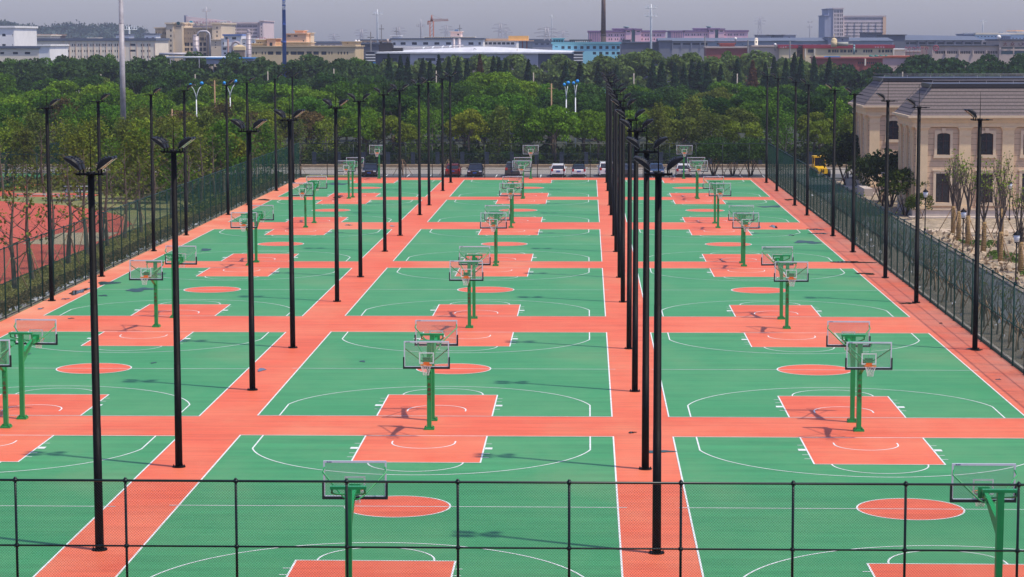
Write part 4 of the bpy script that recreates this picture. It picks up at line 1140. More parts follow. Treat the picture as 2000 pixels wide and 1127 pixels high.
# concrete and wooden posts in the wood
for i, (u, vt, m_, h_, lab) in enumerate(((197, 145, 'whitepole', 470, 'left of the grey monopole'), (381, 145, 'greymetal', 470, 'above the left blue-globed lamp'), (523, 139, 'greymetal', 480, 'just left of the blue pylon'), (652, 134, 'whitepole', 480, 'right of the blue pylon'), (852, 138, 'whitepole', 480, 'below the black roof machinery'),
      (1042, 142, 'whitepole', 480, 'right of the large spreading tree'), (1238, 143, 'whitepole', 455, 'right of the mast cluster'), (1440, 144, 'whitepole', 455, 'between the dark conifers'), (1763, 140, 'whitepole', 470, 'above the tan building roof'))):
    x, zt = atY(u, vt, h_)
    tag(MB().tube([(0, 0, 0), (0, 0, zt)], [.17, .11], 8).build('utility_pole', M['kerb'], None, (x, h_, 0)), 'pale concrete pole sticking out of the wood '+lab, 'utility pole', 'pale poles in the wood')
for u, vt, Y, lab in ((419, 157, 306, 'above the left belt of trees'), (1077, 163, 306, 'left of the blue-globed pair'), (336, 213, 262, 'leaning behind the left masts')):
    x, zt = atY(u, vt, Y)
    tag(MB().tube([(0, 0, 0), (0, 0, zt)], [.14, .09], 8).box(-.5, .5, -.05, .05, zt-.7, zt-.6).build('utility_pole', M['stake'], None, (x, Y, 0)), 'brown wooden pole with crossarm '+lab, 'utility pole', 'brown wooden poles')
# grey monopole, blue pylon, brick chimney, telecom masts
x, y = gnd(243, 340); _, zt = atY(240, -60, y)
r_ = thing('monopole', (x, y, 0), 'tall galvanised monopole rising out of the frame at left', 'mast')
monom = mat('monopole_steel', (.36, .33, .34), .5, var=.2, scale=1.5)
MB().tube([(0, 0, 0), (0, 0, 5)], [.37, .355], 16).build('lower_section', mat('painted_lower_section', (.42, .47, .44), .6, var=.25, scale=1.5), r_)
MB().tube([(0, 0, 5), (0, 0, 17.9)], [.345, .305], 16).build('middle_section', monom, r_)
MB().tube([(0, 0, 17.9), (0, 0, 17.95), (0, 0, zt)], [.32, .285, .25], 16).build('upper_section', monom, r_)
Y = 505; x, z0 = atY(556, 148, Y); _, zt = atY(556, -45, Y)
r_ = thing('pylon', (x, Y, 0), 'tall slim blue pylon with white lettering near the top', 'pylon')
for a, c2 in ((0, 9.2), (9.2, 15.5), (15.5, 19.4), (19.4, 29)):
    MB().tube([(0, 0, a), (0, 0, c2-.08), (0, 0, c2-.08), (0, 0, c2)], [.52-.006*a, .52-.006*c2, .56-.006*c2, .56-.006*c2], 14).build('section', M['bluepole'], r_)
for k, ch in enumerate('象益口'):
    _, zz = atY(556, 16-10.5*k, Y)
    o = link('lettering', text_mesh(ch, 1.0, 'lettering', M['whitepole'], .05), r_, (.06, -.47, zz)); o.rotation_euler = (math.pi/2, 0, 0)
Y = 800; x, _ = atY(1178.5, 80, Y); _, zt = atY(1178, -60, Y)
r_ = thing('chimney', (x, Y, 0), 'tall brown brick chimney rising out of the frame', 'chimney')
brk = course_mat('chimney_brick', (.19, .115, .085), (.12, .075, .06), 1.2, .12, .25)
MB().tube([(0, 0, 0), (0, 0, 17.5)], [1.0, .95], 20).build('base', mat('dark_chimney_base', (.07, .05, .045), .9, var=.3), r_)
MB().tube([(0, 0, 17.5), (0, 0, zt)], [.86, .60], 20).build('shaft', brk, r_)
MB().tube([(0, 0, 17.3), (0, 0, 17.7)], 1.02, 20).build('collar', mat('dark_collar', (.05, .04, .04), .8), r_)
dkpole = mat('weathered_grey_pole', (.13, .125, .13), .7, var=.2)
def telecom(u, vt, Y, rings, r, label, m='whitepole', ant=True, vb=None):
    x, zt = atY(u, vt, Y)
    o = thing('telecom_mast', (x, Y, 0), label, 'mast')
    MB().tube([(0, 0, 0), (0, 0, zt*.92), (0, 0, zt)], [r*1.3, r*.8, r*.3], 8).build('pole', M[m], o)
    for v in rings:
        _, z = atY(u, v, Y); b = MB(); R_ = r*5.5
        b.tube([(R_*math.cos(q), R_*math.sin(q), z) for q in np.linspace(0, 6.2832, 13)], r*.25, 4, caps=False)
        for k in range(6):
            q = k*1.047; b.bar((0, 0, z), (R_*math.cos(q), R_*math.sin(q), z), r*.2)
            b.box(R_*math.cos(q)-r*.3, R_*math.cos(q)+r*.3, R_*math.sin(q)-r*.3, R_*math.sin(q)+r*.3, z, z+r*3)
        b.build('antenna_ring', M[m], o)
telecom(1272, 8, 640, (16, 32), .30, 'white telecom mast with two antenna rings in front of the pink factory')
telecom(737, 18, 1000, (28,), .40, 'thin blue and white telecom mast left of the white hall')
telecom(403, 13, 740, (22,), .25, 'dark telecom mast on the tan office with silos', 'greymetal')
telecom(1582, 43, 1100, (44, 54), .22, 'faint telecom mast left of the slab tower', 'greymetal')
telecom(1078, 28, 1100, (33,), .22, 'faint white telecom mast right of the yellow slab', 'whitepole')
telecom(1920, 40, 1000, (42,), .26, 'thin white mast at right with round head', 'whitepole')
telecom(822, 37, 1000, (52,), .32, 'thin spire mast left of the tower crane', 'greymetal')
telecom(50, 51, 1200, (), .25, 'faint white mast before the wooded hill at left', 'whitepole')
telecom(252, 52, 900, (58,), .55, 'short white tank mast beside the monopole', 'whitepole')
for u, vt, Y, lab in ((724, 62, 620, 'left of the black roof machinery'), (745, 48, 800, 'behind the black roof machinery'), (774, 54, 900, 'behind the white hall, left'), (898, 48, 900, 'beside the silos on the white hall'), (1461, 78, 620, 'above the red low roof'), (1543, 80, 600, 'left of the red-roofed hall'), (1377, 70, 650, 'before the grey warehouse')):
    x, zt = atY(u, vt, Y)
    tag(MB().tube([(0, 0, 0), (0, 0, zt)], [.25, .16], 6).box(-.9, .9, -.1, .1, zt-1.6, zt-1.4).build('pole', dkpole, None, (x, Y, 0)), 'far dark pole '+lab, 'pole', 'far dark poles')
def lattice(u, vt, Y, wd, label):
    x, zt = atY(u, vt, Y); b = MB(); w0 = wd
    def wz(z): return w0*(1-z/zt)*.8+w0*.12
    L_ = np.linspace(0, zt, 9)
    for sx, sy in ((-1, -1), (1, -1), (1, 1), (-1, 1)):
        b.tube([(sx*wz(z), sy*wz(z), z) for z in L_], .13, 4)
    for z0, z1 in zip(L_[:-1], L_[1:]):
        for sy in (-1, 1):
            b.bar((-wz(z0), sy*wz(z0), z0), (wz(z1), sy*wz(z1), z1), .13); b.bar((wz(z0), sy*wz(z0), z0), (-wz(z1), sy*wz(z1), z1), .13)
            b.bar((-wz(z1), sy*wz(z1), z1), (wz(z1), sy*wz(z1), z1), .13)
    r_ = thing('power_pylon', (x, Y, 0), label, 'power pylon', 'lattice power pylons on the horizon')
    b.build('tower', M['greymetal'], r_)
    b = MB()
    for z, l in ((zt*.97, wd*1.1), (zt*.90, wd*1.5), (zt*.83, wd*1.2)): b.bar((-l, 0, z), (l, 0, z), .22); b.bar((-l, 0, z), (0, 0, z+zt*.04), .15); b.bar((l, 0, z), (0, 0, z+zt*.04), .15)
    b.build('crossarm', M['greymetal'], r_)
for u, vt, Y, wd, lab in ((1068, 54, 900, 3.4, 'right of the yellow slab'), (977, 46, 1200, 3.2, 'left of the yellow slab'), (988, 57, 1500, 3, 'small, beside the one left of the yellow slab'), (706, 57, 1300, 3, 'left of the white hall'), (779, 53, 1300, 3, 'above the white hall, left end'), (872, 50, 1300, 3, 'right of the tower crane'), (652, 66, 1600, 3, 'far left of the black roof machinery'), (1100, 60, 1500, 3, 'faint, left of the brick chimney'), (1484, 33, 1900, 3.5, 'very faint, left of the slab tower')):
    lattice(u, vt, Y, wd, 'lattice power pylon '+lab)
# tower crane
Y = 1050; x, zt = atY(843, 29, Y); _, zj = atY(843, 41.5, Y); cr_ = thing('tower_crane', (x, Y, 0), 'rust red tower crane with jib pointing right', 'crane')
cm_ = mat('rust_red_crane', (.36, .12, .07), .7, var=.2)
b = MB()
for sx in (-1, 1):
    for sy in (-1, 1): b.tube([(sx*.8, sy*.8, 0), (sx*.8, sy*.8, zj)], .22, 4)
for k in range(14):
    z = zj*k/14; b.bar((-.8, -.8, z), (.8, -.8, z+zj/14), .16)
b.tube([(0, 0, zj), (0, 0, zt)], [.7, .2], 4); b.build('tower', cm_, cr_)
b = MB(); s_ = 1050/4465.
b.bar((0, 0, zj), (33*s_, 0, zj+.3), .25); b.bar((0, 0, zj+1.0), (32*s_, 0, zj+.9), .2)
for k in range(16): b.bar((k*2*s_, 0, zj), ((k+1)*2*s_, 0, zj+1), .14)
b.bar((0, 0, zt), (20*s_, 0, zj+1), .07); b.build('jib', cm_, cr_)
MB().bar((0, 0, zj), (-7.5*s_, 0, zj), .5).box(-8*s_, -6*s_, -.6, .6, zj-1.6, zj+.2).build('counter_jib', cm_, cr_)

# ------------------------------------------------------------------ left side: blue goal, bleacher
x0, _z = atY(286, 318, 256); x1, z1 = atY(388, 318, 256)
gr = thing('football_goal', (x0, 256, 0), 'small blue and white football goal beyond the track', 'goal')
W_ = x1-x0; bm = mat('blue_goal_paint', (.02, .05, .32), .4, var=.1)
for xx in (0, W_):
    MB().tube([(xx, 0, 0), (xx, 0, z1)], .06, 8).build('post', bm, gr)
    MB().tube([(xx, 0, z1), (xx, .9, z1), (xx, 1.6, 0)], .035, 6).build('side_bar', bm, gr)
MB().tube([(0, 0, z1), (W_, 0, z1)], .06, 8).build('crossbar', mat('blue_white_crossbar', (.45, .50, .72), .4, var=.3, scale=.8), gr)
bl = thing('bleacher', gnd(148, 392)+(0,), 'small bleacher with three white planks beyond the track', 'bleacher')
for k, (z, y, wd) in enumerate(((.45, 0, 3.6), (.85, .8, 2.7), (1.3, 1.6, 3.0))):
    MB().box(-wd/2, wd/2, y-.17, y+.17, z, z+.07).build('seat_plank', M['whitepole'], bl)
b = MB()
for xx in (-1.2, 0, 1.2):
    for z, y in ((.45, 0), (.85, .8), (1.3, 1.6)): b.bar((xx, y, 0), (xx, y, z), .06)
    b.bar((xx, 0, .3), (xx, 1.6, 1.2), .05)
b.build('frame', M['greymetal'], bl)
bh = thing('barrier_rail', gnd(75, 389)+(0,), 'low pale metal barrier beside the bleacher on the grass', 'barrier')
MB().tube([(-2.2, 0, .5), (2.2, 0, .5)], .04, 6).build('rail', M['whitepole'], bh)
for xx in (-2.1, -.7, .7, 2.1): MB().tube([(xx, 0, 0), (xx, 0, .5)], .035, 6).build('post', M['greymetal'], bh)
sheet('distant_court', rect(-92, -62.4, 240, 272), .02, M['green'])
sheet('distant_court_border', rect(-62.4, -60.6, 238, 274), .02, M['red'])
# ------------------------------------------------------------------ buildings
def holed_wall(b, x0, x1, z0, z1, rects, rec=.25):
    """front wall in the plane y=0 with real openings and reveals"""
    rects = [(max(a, x0+.01), min(c, x1-.01), max(e, z0+.01), min(f, z1-.01)) for a, c, e, f in rects]
    rects = [r for r in rects if r[1]-r[0] > .05 and r[3]-r[2] > .05]
    xs = sorted({x0, x1} | {r[0] for r in rects} | {r[1] for r in rects}); zs = sorted({z0, z1} | {r[2] for r in rects} | {r[3] for r in rects})
    for j in range(len(zs)-1):
        zc = (zs[j]+zs[j+1])/2; run = None
        for i in range(len(xs)-1):
            xc = (xs[i]+xs[i+1])/2
            inside = any(r[0] < xc < r[1] and r[2] < zc < r[3] for r in rects)
            if not inside and run is None: run = xs[i]
            if inside and run is not None:
                b.add([(run, 0, zs[j]), (xs[i], 0, zs[j]), (xs[i], 0, zs[j+1]), (run, 0, zs[j+1])], [(0, 1, 2, 3)]); run = None
        if run is not None: b.add([(run, 0, zs[j]), (x1, 0, zs[j]), (x1, 0, zs[j+1]), (run, 0, zs[j+1])], [(0, 1, 2, 3)])
    for a, c, e, f in rects:
        b.add([(a, 0, e), (c, 0, e), (c, 0, f), (a, 0, f), (a, rec, e), (c, rec, e), (c, rec, f), (a, rec, f)], [(0, 4, 5, 1), (2, 6, 7, 3), (1, 5, 6, 2), (0, 3, 7, 4)])
    return rects
WC = {}
def pane_mesh(w_, h_, m, mull=True):
    k = (round(w_, 1), round(h_, 1), m.name)
    if k not in WC:
        b = MB().box(-w_/2, w_/2, 0, .05, -h_/2, h_/2)
        WC[k] = b.mesh('window', m)
    return WC[k]
WP = 0
def block(root, u0, u1, vt, D, depth, wall, rects=(), glass='farglass', roof=None, cap=.5, z0=0, wname='wall', holes=True, yo=0):
    """one box-shaped volume of a building; pixel extents on the plane Y=D"""
    global WP
    x0, zt = atY(u0, vt, D); x1, _ = atY(u1, vt, D); ox, oy = root.location.x, root.location.y
    R_ = []
    for a, c, v0, v1 in rects:
        xa, zb = atY(a, v0, D); xc, za = atY(c, v1, D)
        R_.append((xa-ox, xc-ox, za, zb))
    b = MB(); X0, X1 = x0-ox, x1-ox; Yf = D-oy
    f = MB(); R_ = holed_wall(f, X0, X1, z0, zt, R_)
    b.add([(x, y+Yf, z) for x, y, z in f.v], f.f)
    b.add([(X0, Yf, z0), (X0, Yf+depth, z0), (X0, Yf+depth, zt), (X0, Yf, zt), (X1, Yf, z0), (X1, Yf+depth, z0), (X1, Yf+depth, zt), (X1, Yf, zt)],
          [(0, 3, 2, 1), (4, 5, 6, 7), (1, 2, 6, 5), (3, 7, 6, 2)])
    o = b.build(wname, wall, root)
    if cap:
        MB().box(X0-.35, X1+.35, Yf-.4, Yf+depth+.35, zt+.003, zt+cap).build('parapet' if cap < .9 else 'roof', roof or wall, root)
    extra = MB(); n = 0
    for a, c, e, h in R_:
        if c-a <= 0: continue
        if n < 90: link('window', pane_mesh(c-a+.02, h-e+.02, M[glass]), root, ((a+c)/2, Yf+.2, (e+h)/2))
        else: extra.box(a, c, Yf+.2, Yf+.25, e, h)
        n += 1
    if extra.v: tag(extra.build('windows', M[glass], root), kind='stuff')
    return zt
def bld(label, u0, D, cat='building', name='building'):
    x0, _ = atY(u0, 80, D)
    return thing(name, (x0, D, 0), label, cat)
def grid(us, w_, vs): return [(u, u+w_, a, b) for a, b in vs for u in us]
def sign(root, chars, us, v, D, size, m, y=-.3, dep=.08):
    for ch, u in zip(chars, us):
        x, z = atY(u, v, D)
        o = link('sign_letter', text_mesh(ch, size, 'sign_letter', m, dep), root, (x-root.location.x, D-root.location.y+y, z)); o.rotation_euler = (math.pi/2, 0, 0)
def hbox(root, name, u0, u1, v0, v1, D, dep, m, yo=0):
    x0, z1 = atY(u0, v0, D); x1, z0 = atY(u1, v1, D); ox, oy = root.location.x, root.location.y
    return MB().box(x0-ox, x1-ox, D-oy+yo, D-oy+yo+dep, z0, z1).build(name, m, root)
A = np.arange
cream = wallm('cream_wall', (.84, .72, .56)); white = wallm('white_wall', (.86, .81, .76)); khaki = wallm('khaki_wall', (0.62, 0.47, 0.27)); grey = wallm('grey_panel_wall', (0.34, 0.34, 0.39))
beige = wallm('beige_stone_wall', (0.66, 0.53, 0.38)); pink = wallm('pink_wall', (0.86, 0.52, 0.58)); mauve = wallm('mauve_panel_wall', (0.36, 0.27, 0.4)); teal = wallm('turquoise_wall', (0.3, 0.62, 0.7)); dgrey = wallm('dark_grey_cladding', (.10, .105, .13))
broof = wallm('blue_grey_roof', (.115, .135, .185)); peach = wallm('peach_wall', (0.8, 0.5, 0.31)); redw = wallm('brick_red_wall', (0.34, 0.09, 0.075)); tan = wallm('tan_brick_wall', (0.55, 0.42, 0.35)); yel = wallm('yellow_panel', (.85, .50, .17)); lbl = wallm('pale_blue_wall', (0.58, 0.68, 0.76)); pkw = wallm('dusty_pink_wall', (0.72, 0.56, 0.53)); purple = wallm('purple_trim', (.24, .14, .27)); blue = wallm('bright_blue_sheet', (.04, .22, .50))
# 1 white block far left
r = bld('tall white block with few dark windows at the far left edge', -70, 600)
block(r, -70, 27, 54.5, 600, 25, white, [(4, 11, 66, 71), (4, 11, 86, 90), (-20, -12, 66, 71), (24, 25.3, 66, 71), (24, 25.3, 86, 90)])
r = bld('low cream shed with blue-grey roof edge at the far left', -70, 570)
block(r, -70, 76, 95, 570, 20, cream, [(0, 8, 101.5, 106), (25, 35, 101.5, 106), (48, 59, 101.5, 106)], roof=broof, cap=.6)
block(r, 76, 97, 90, 570, 20, white, cap=.4)
r = bld('reddish-brown building with white roof line behind the long cream factory', 26, 730)
block(r, 28, 100, 70, 730, 20, wallm('red_brown_wall', (.28, .20, .18)), grid(A(29, 64, 9.5), 5.5, [(76, 80)]))
hbox(r, 'roof_rail', 28, 72, 66.6, 68.4, 730, 6, M['whitepole']); block(r, 65, 98, 70, 724, 14, cream, cap=.3)
# 3 long cream factory
r = bld('long three-storey cream factory with paired windows behind the grey monopole', 42, 690)
us = [128.7+11.9*i for i in range(10)]+[251.5+11.9*i for i in range(4)][1:]
rc = []
for v in ((85.6, 90), (97.6, 102), (109, 113.5)):
    for u in us:
        if 252 < u < 264: continue
        rc += [(u, u+2.1, *v), (u+4.4, u+6.5, *v)]
rc += [(108.5, 119.5, 86, 90), (108.5, 119.5, 98, 102), (253.5, 264.5, 85.5, 89.5), (253.5, 264.5, 97, 101), (81, 84, 86, 89.8), (58.5, 62.5, 85.5, 89.8), (93, 96.5, 86, 89.8), (45.5, 49.5, 85.5, 89.8)]
block(r, 42, 303, 80, 690, 22, cream, rc, roof=broof, cap=.8)
for u in [124+11.9*i for i in range(16)]: hbox(r, 'pilaster', u, u+.7, 81, 114, 690, .18, peach, -.19)
for a, c, v in ((226, 252, 69), (282, 304, 68)): block(r, a, c, v, 695, 8, white, [(a+3, a+7.5, v+5, v+9), (a+14.5, a+19, v+5, v+9)], roof=broof, cap=.4, z0=14)
block(r, 172, 190, 75.5, 698, 6, cream, cap=.3, z0=14)
# 4 tan office
r = bld('tan stone office with vertical ribs behind the tall silos', 303, 740)
hi, gl_ = [(63, 67), (73.3, 77)], [(83.3, 90), (93.5, 99.5)]
rc = [(u, u+1.5, *v) for v in hi for u in (305, 308.3, 311.6, 316, 319.3, 322.4)]+[(u, u+4.2, *v) for v in gl_ for u in (305.4, 309.8, 316.3, 320.6)]
block(r, 303, 324, 55.5, 740, 30, beige, rc, cap=.4)
rc = [(332, 335.2, v, v+4.2) for v in (57.5, 68, 77, 87, 97)]
block(r, 324, 338, 47, 736, 34, beige, rc, cap=.5); block(r, 338, 355, 46, 737, 20, beige, cap=.4)
rc = [(u+d, u+d+1.6, *v) for v in hi for u in (338, 349.3, 360.6, 371.9) for d in (0.3, 3.6, 6.9)]+[(u+d, u+d+4.3, *v) for v in gl_ for u in (338.2, 349.4, 360.7, 372) for d in (0, 4.6)]
rc += [(389.5, 404.5, 73.3, 79)]+[(u, u+w__, v, v+6.8) for v in (83, 93, 103.3) for u, w__ in ((389.5, 5.2), (397, 8))]
block(r, 338, 414, 55.5, 741, 32, beige, rc, cap=.3)
for u in list(A(304.5, 324, 2.8))+list(A(339, 413, 2.85)): hbox(r, 'rib', u, u+.9, 54.8, 81.5, 741 if u > 330 else 740, .28, beige, -.29)
block(r, 414, 432, 47, 736, 30, beige, [(422.5, 425, v, v+4.5) for v in (52, 60, 68, 77)], cap=.5)
block(r, 412, 434, 78.5, 728, 30, beige, [(419.5, 422, v, v+2) for v in (82, 87, 91.5)], cap=.3)
dk = mat('dark_sign_paint', (.02, .03, .06), .6)
sign(r, '立汽大厅', (359.5, 370.5, 382, 394), 49.3, 740, 1.15, dk)
x, z = atY(348.2, 45.5, 736)
MB().tube([(x-r.location.x, -4.2, z), (x-r.location.x, -3.9, z)], .55, 16).build('logo_disc', mat('dark_teal_logo', (.01, .07, .08), .5), r); 
hbox(r, 'sign_strip', 343.5, 353.5, 50.6, 51.8, 736, .1, dk, -.3)
# 5 pink office behind
r = bld('pink office block with red rooftop lettering behind the tan office', 360, 900)
rc = [(u+d, u+d+1.55, v, v+3.4) for v in (49.6, 56.6, 63.3, 70.3) for u in A(432.6, 502, 10.15) for d in (0, 2.35, 4.7, 7.05)]
block(r, 405, 507, 46.3, 900, 30, pkw, rc, cap=.6)
block(r, 507, 514, 41.5, 899, 31, pkw, [(509.5, 511.3, v, v+2.6) for v in (46, 53, 59.5, 66.5)], cap=.3)
x0, z1 = atY(363, 32, 890); x1, z2 = atY(450, 41, 890); _, z0 = atY(363, 56, 890); ox = r.location.x
MB().add([(x0-ox, -10, z0), (x1-ox, -10, z0), (x1-ox, -10, z2), (x0-ox, -10, z1), (x0-ox, -7, z0), (x1-ox, -7, z0), (x1-ox, -7, z2), (x0-ox, -7, z1)], [(0, 1, 2, 3), (7, 6, 5, 4), (3, 2, 6, 7), (0, 3, 7, 4), (1, 5, 6, 2)]).build('sign_panel', pkw, r)
hbox(r, 'side_fin', 359.5, 362.8, 30, 56, 890, 4, wallm('slate_fin', (.20, .21, .30)))
hbox(r, 'sign_board', 369, 443, 41, 48, 889.5, .3, white, -.2)
cr2 = mat('crimson_lettering', (.38, .05, .09), .6)
sign(r, '汽车工业食品有限公', (380, 385.5, 391, 397.5, 403.5, 410, 416, 422, 428), 44.4, 889, 1.25, cr2, -.3); sign(r, '公司', (434, 440), 44.6, 889, .95, dk, -.3)
x, z = atY(373.7, 43.6, 889); MB().tube([(x-ox, -12, z), (x-ox, -11.4, z)], .62, 16).build('logo_disc', mat('cyan_logo', (.04, .40, .50), .5), r)
# 6 white annex with blue trim, silos, ducts
r = bld('white building with blue roof trim right of the silos', 432, 700)
block(r, 432, 498, 77, 700, 20, white, [(435, 442, 83, 87.5), (435, 442, 93, 97.5), (439, 445, 73, 76), (474, 479, 75, 78), (474, 479, 84, 86), (494, 496, 82, 85), (437, 442, 102.5, 106)], cap=.3)
block(r, 437, 471, 70, 699, 16, white, [(440, 445, 72.5, 77), (453, 461, 72.5, 77)], roof=wallm('blue_trim', (.10, .18, .42)), cap=.5, z0=14)
stm = mat('ribbed_silo_steel', (.40, .34, .35), .5, metal=.2, var=.18, scale=.6, stretch=(1, 1, 3))
def silo(u, vt, hwpx, Y, label, domed=False):
    x, zt = atY(u, vt, Y); rr_ = hwpx*Y/4465.
    o = thing('silo', (x, Y, 0), label, 'silo'); MB().tube([(0, 0, 0), (0, 0, zt)], rr_, 20).build('shell', stm, o)
    b = MB()
    for z in A(zt-.1, 6, -1.3): b.tube([(0, 0, z), (0, 0, z+.12)], rr_*1.03, 20)
    b.build('hoops', stm, o); MB().ell((0, 0, zt), (rr_, rr_, rr_*.35), 16, 4, 0).build('lid', stm, o)
    if domed: MB().tube([(0, 0, zt+.1), (0, 0, zt+.9)], .35, 10).ell((0, 0, zt+.9), (.42, .42, .4), 10, 4, 0).build('vent', stm, o)
silo(382.5, 69.5, 6.2, 600, 'large grey steel silo before the tan office'); silo(485.5, 67, 5.2, 600, 'grey steel silo with domed vent right of the dust collector', True)
Y = 598; o = thing('duct', (atY(398, 70, Y)[0], Y, 0), 'fat inverted-U steel duct beside the large silo', 'duct'); p = []
for u, v in ((386, 70), (387, 65), (391, 61.5), (397, 61), (404, 61.5), (408.5, 65), (410, 71), (410, 110)):
    x, z = atY(u, v, Y); p.append((x-o.location.x, 0, z))
MB().tube(p, .27, 10).build('pipe', M['greymetal'], o); tag(o, None, 'duct')
Y = 560; o = thing('tank', (atY(336, 106, Y)[0], Y, 0), 'long horizontal pale tank on the ground before the tan office', 'tank')
xa, z = atY(311, 105.5, Y); xb, _ = atY(367, 105.5, Y); MB().tube([(xa-o.location.x, 0, z), (xb-o.location.x, 0, z)], .32, 12).build('vessel', M['greymetal'], o)
b = MB()
for t in (.15, .5, .85): q = xa+(xb-xa)*t-o.location.x; b.box(q-.2, q+.2, -.3, .3, 0, z-.25)
b.build('saddle', M['greymetal'], o)
xa, z = atY(325, 112, 556); xb, _ = atY(452, 110.5, 556); o = thing('pipeline', (xa, 556, 0), 'long pale pipeline running below the silos', 'pipe'); MB().tube([(0, 0, z), (xb-xa, 0, z)], .22, 8).build('pipe', M['whitepole'], o)
b = MB(); [b.box(q-.1, q+.1, -.1, .1, 0, z-.2) for q in A(1, xb-xa, 3.5)]; b.build('support', M['greymetal'], o)
hbx = thing('blue_roofed_shed', (atY(403, 113, 552)[0], 552, 0), 'low blue roofed shed below the dust collector', 'shed'); hbox(hbx, 'wall', 403, 493, 114.5, 125, 552, 8, grey); hbox(hbx, 'roof', 402, 494, 112.5, 114.6, 551.5, 9, blue)
o = thing('dust_collector', (atY(468, 95, 596)[0], 596, 0), 'tan dust collector hopper with bent duct', 'dust collector'); w_ = 10*596/4465.
_, z1 = atY(468, 98, 596); _, z2 = atY(468, 91, 596); _, z3 = atY(468, 87.5, 596)
MB().box(-w_, w_, -1, 1, 0, z1).build('housing', mat('brown_steel', (.27, .20, .15), .7, var=.2), o)
MB().loft([[(-w_*1.15, -1.1, z1), (w_*1.15, -1.1, z1), (w_*1.15, 1.1, z1), (-w_*1.15, 1.1, z1)], [(-w_*1.1, -1, z2), (w_*1.1, -1, z2), (w_*1.1, 1, z2), (-w_*1.1, 1, z2)], [(-w_*.3, -.4, z3), (w_*.3, -.4, z3), (w_*.3, .4, z3), (-w_*.3, .4, z3)]], smooth=False).build('hood', khaki, o)
MB().tube([(-2.0, 0, 0), (-2.0, 0, z3-.3), (-1.7, 0, z3+.5), (-1.0, 0, z3+.8), (-.3, 0, z3+.5), (0, 0, z3)], .32, 10).build('duct', stm, o)
MB().tube([(-3.0, 0, 0), (-3.0, 0, atY(449, 76, 596)[1])], .25, 10).build('stack', mat('reddish_stack', (.25, .15, .14), .6), o)
# 7 khaki building
r = bld('long khaki factory office with rooftop blocks right of the blue pylon', 488, 640)
rc = [(u, u+2.4, 101, 106.5) for u in (493, 499, 511, 517, 641.5, 647, 659.5, 665.3, 671.5, 677.5)]+[(u, u+w__, 100.5, 107) for u, w__ in ((523, 11), (538.5, 10.5), (558, 5.5), (567.5, 12), (580.5, 13.5), (598.5, 10), (612, 10.5), (627.5, 10))]
block(r, 488, 694, 91.5, 640, 24, khaki, rc, cap=.25)
block(r, 489, 537, 86, 642, 16, khaki, [(502, 505, 83, 86), (506.5, 509.5, 83, 86)], cap=.2, z0=12); 
block(r, 499, 520, 78.5, 643, 14, khaki, [(513.5, 519, 84, 88), (502.5, 505.5, 82.5, 85), (507, 510, 82.5, 85)], cap=.2, z0=12)
block(r, 521, 538, 76.5, 641, 12, peach, [(526.3, 532, 83, 90)], cap=.2, z0=12)
block(r, 557, 598, 66.5, 641, 14, peach, [(561, 567.5, 69, 71.5), (574, 581, 69, 71.5), (591.5, 594, 78.5, 81)], cap=.2, z0=12)
block(r, 576, 592, 60.5, 642, 9, peach, cap=.2, z0=15); block(r, 598, 607, 65, 648, 8, beige, [(600, 604, 72, 74)], cap=.2, z0=12)
block(r, 561, 600, 84, 640.4, 8, khaki, cap=.2, z0=12); block(r, 600, 608, 83.5, 641, 8, beige, cap=.2, z0=12)
block(r, 668, 694, 82.5, 640.4, 16, khaki, [(677, 680, 83.8, 85)], cap=.2, z0=12)
sign(r, '工业机电', (501.5, 508, 512.5, 517), 75, 655, .6, cr2)
# distant blur of roofs
for i, (u0, u1, v, Y, m_, lab) in enumerate(((434, 560, 82, 1200, dgrey, 'behind the khaki factory, left'), (600, 770, 82.5, 1250, broof, 'right of the peach rooftop block'), (600, 668, 85, 900, pkw, 'pink, above the khaki factory roof'), (690, 800, 86, 780, dgrey, 'dark teal, left of the black roof machinery'),
        (940, 1090, 78, 1250, broof, 'behind the yellow slab'), (1040, 1120, 82, 820, grey, 'grey, left of the turquoise building'), (700, 765, 79, 1000, peach, 'peach, behind the black roof machinery'), (1280, 1330, 78, 1300, broof, 'between the two pink factories'))):
    r = bld(f'low distant roof {lab}', u0, Y, 'shed', 'distant_shed')
    block(r, u0, u1, v, Y, 30, m_, grid(A(u0+5, u1-8, 11), 6, [(v+3, v+5)]) if i != 4 else (), roof=broof, cap=.5)
# 9 big curved white roof hall
D = 560
r = bld('wide hall with low white curved roof and grey walls in mid distance', 715, D, 'hall', 'factory_hall')
rc = [(u, u+w__, 113.5, 119) for u, w__ in ((747, 10), (760, 15), (816, 13), (830.5, 20), (856, 12), (905, 20), (927, 25), (983, 10), (996, 12), (1010, 8))]
block(r, 732, 801, 102, D, 60, dgrey, [rc[0], rc[1]], cap=0); block(r, 801, 1051, 102, D, 60, wallm('pale_grey_wall', (0.52, 0.48, 0.51)), rc[2:], cap=0); block(r, 1051, 1121, 102.3, D, 60, dgrey, cap=0)
def ridge(u): return float(np.interp(u, [732, 800, 930, 960, 1060, 1137], [101.6, 97.5, 91.5, 91.7, 97.5, 100]))
for nm, (a, c), z_ in (('stair_block', (715, 733), 0), ('stair_block', (1121, 1138), 0)):
    block(r, a, c, 102, D-.3, 30, dgrey, cap=.15)
    for v in (106, 111.5, 117): hbox(r, 'white_band', a-.5, c+.3, v, v+2, D-.3, .3, white, -.31)
b = MB(); ox = r.location.x; us = list(A(732, 1122, 13.0))+[1121]
fr, bk = [], []
for u in us:
    x, zf = atY(u, 101.8, D); _, zr = atY(u, ridge(u), D); fr.append((x-ox, -.6, zf)); bk.append((x-ox, 14, zr)); 
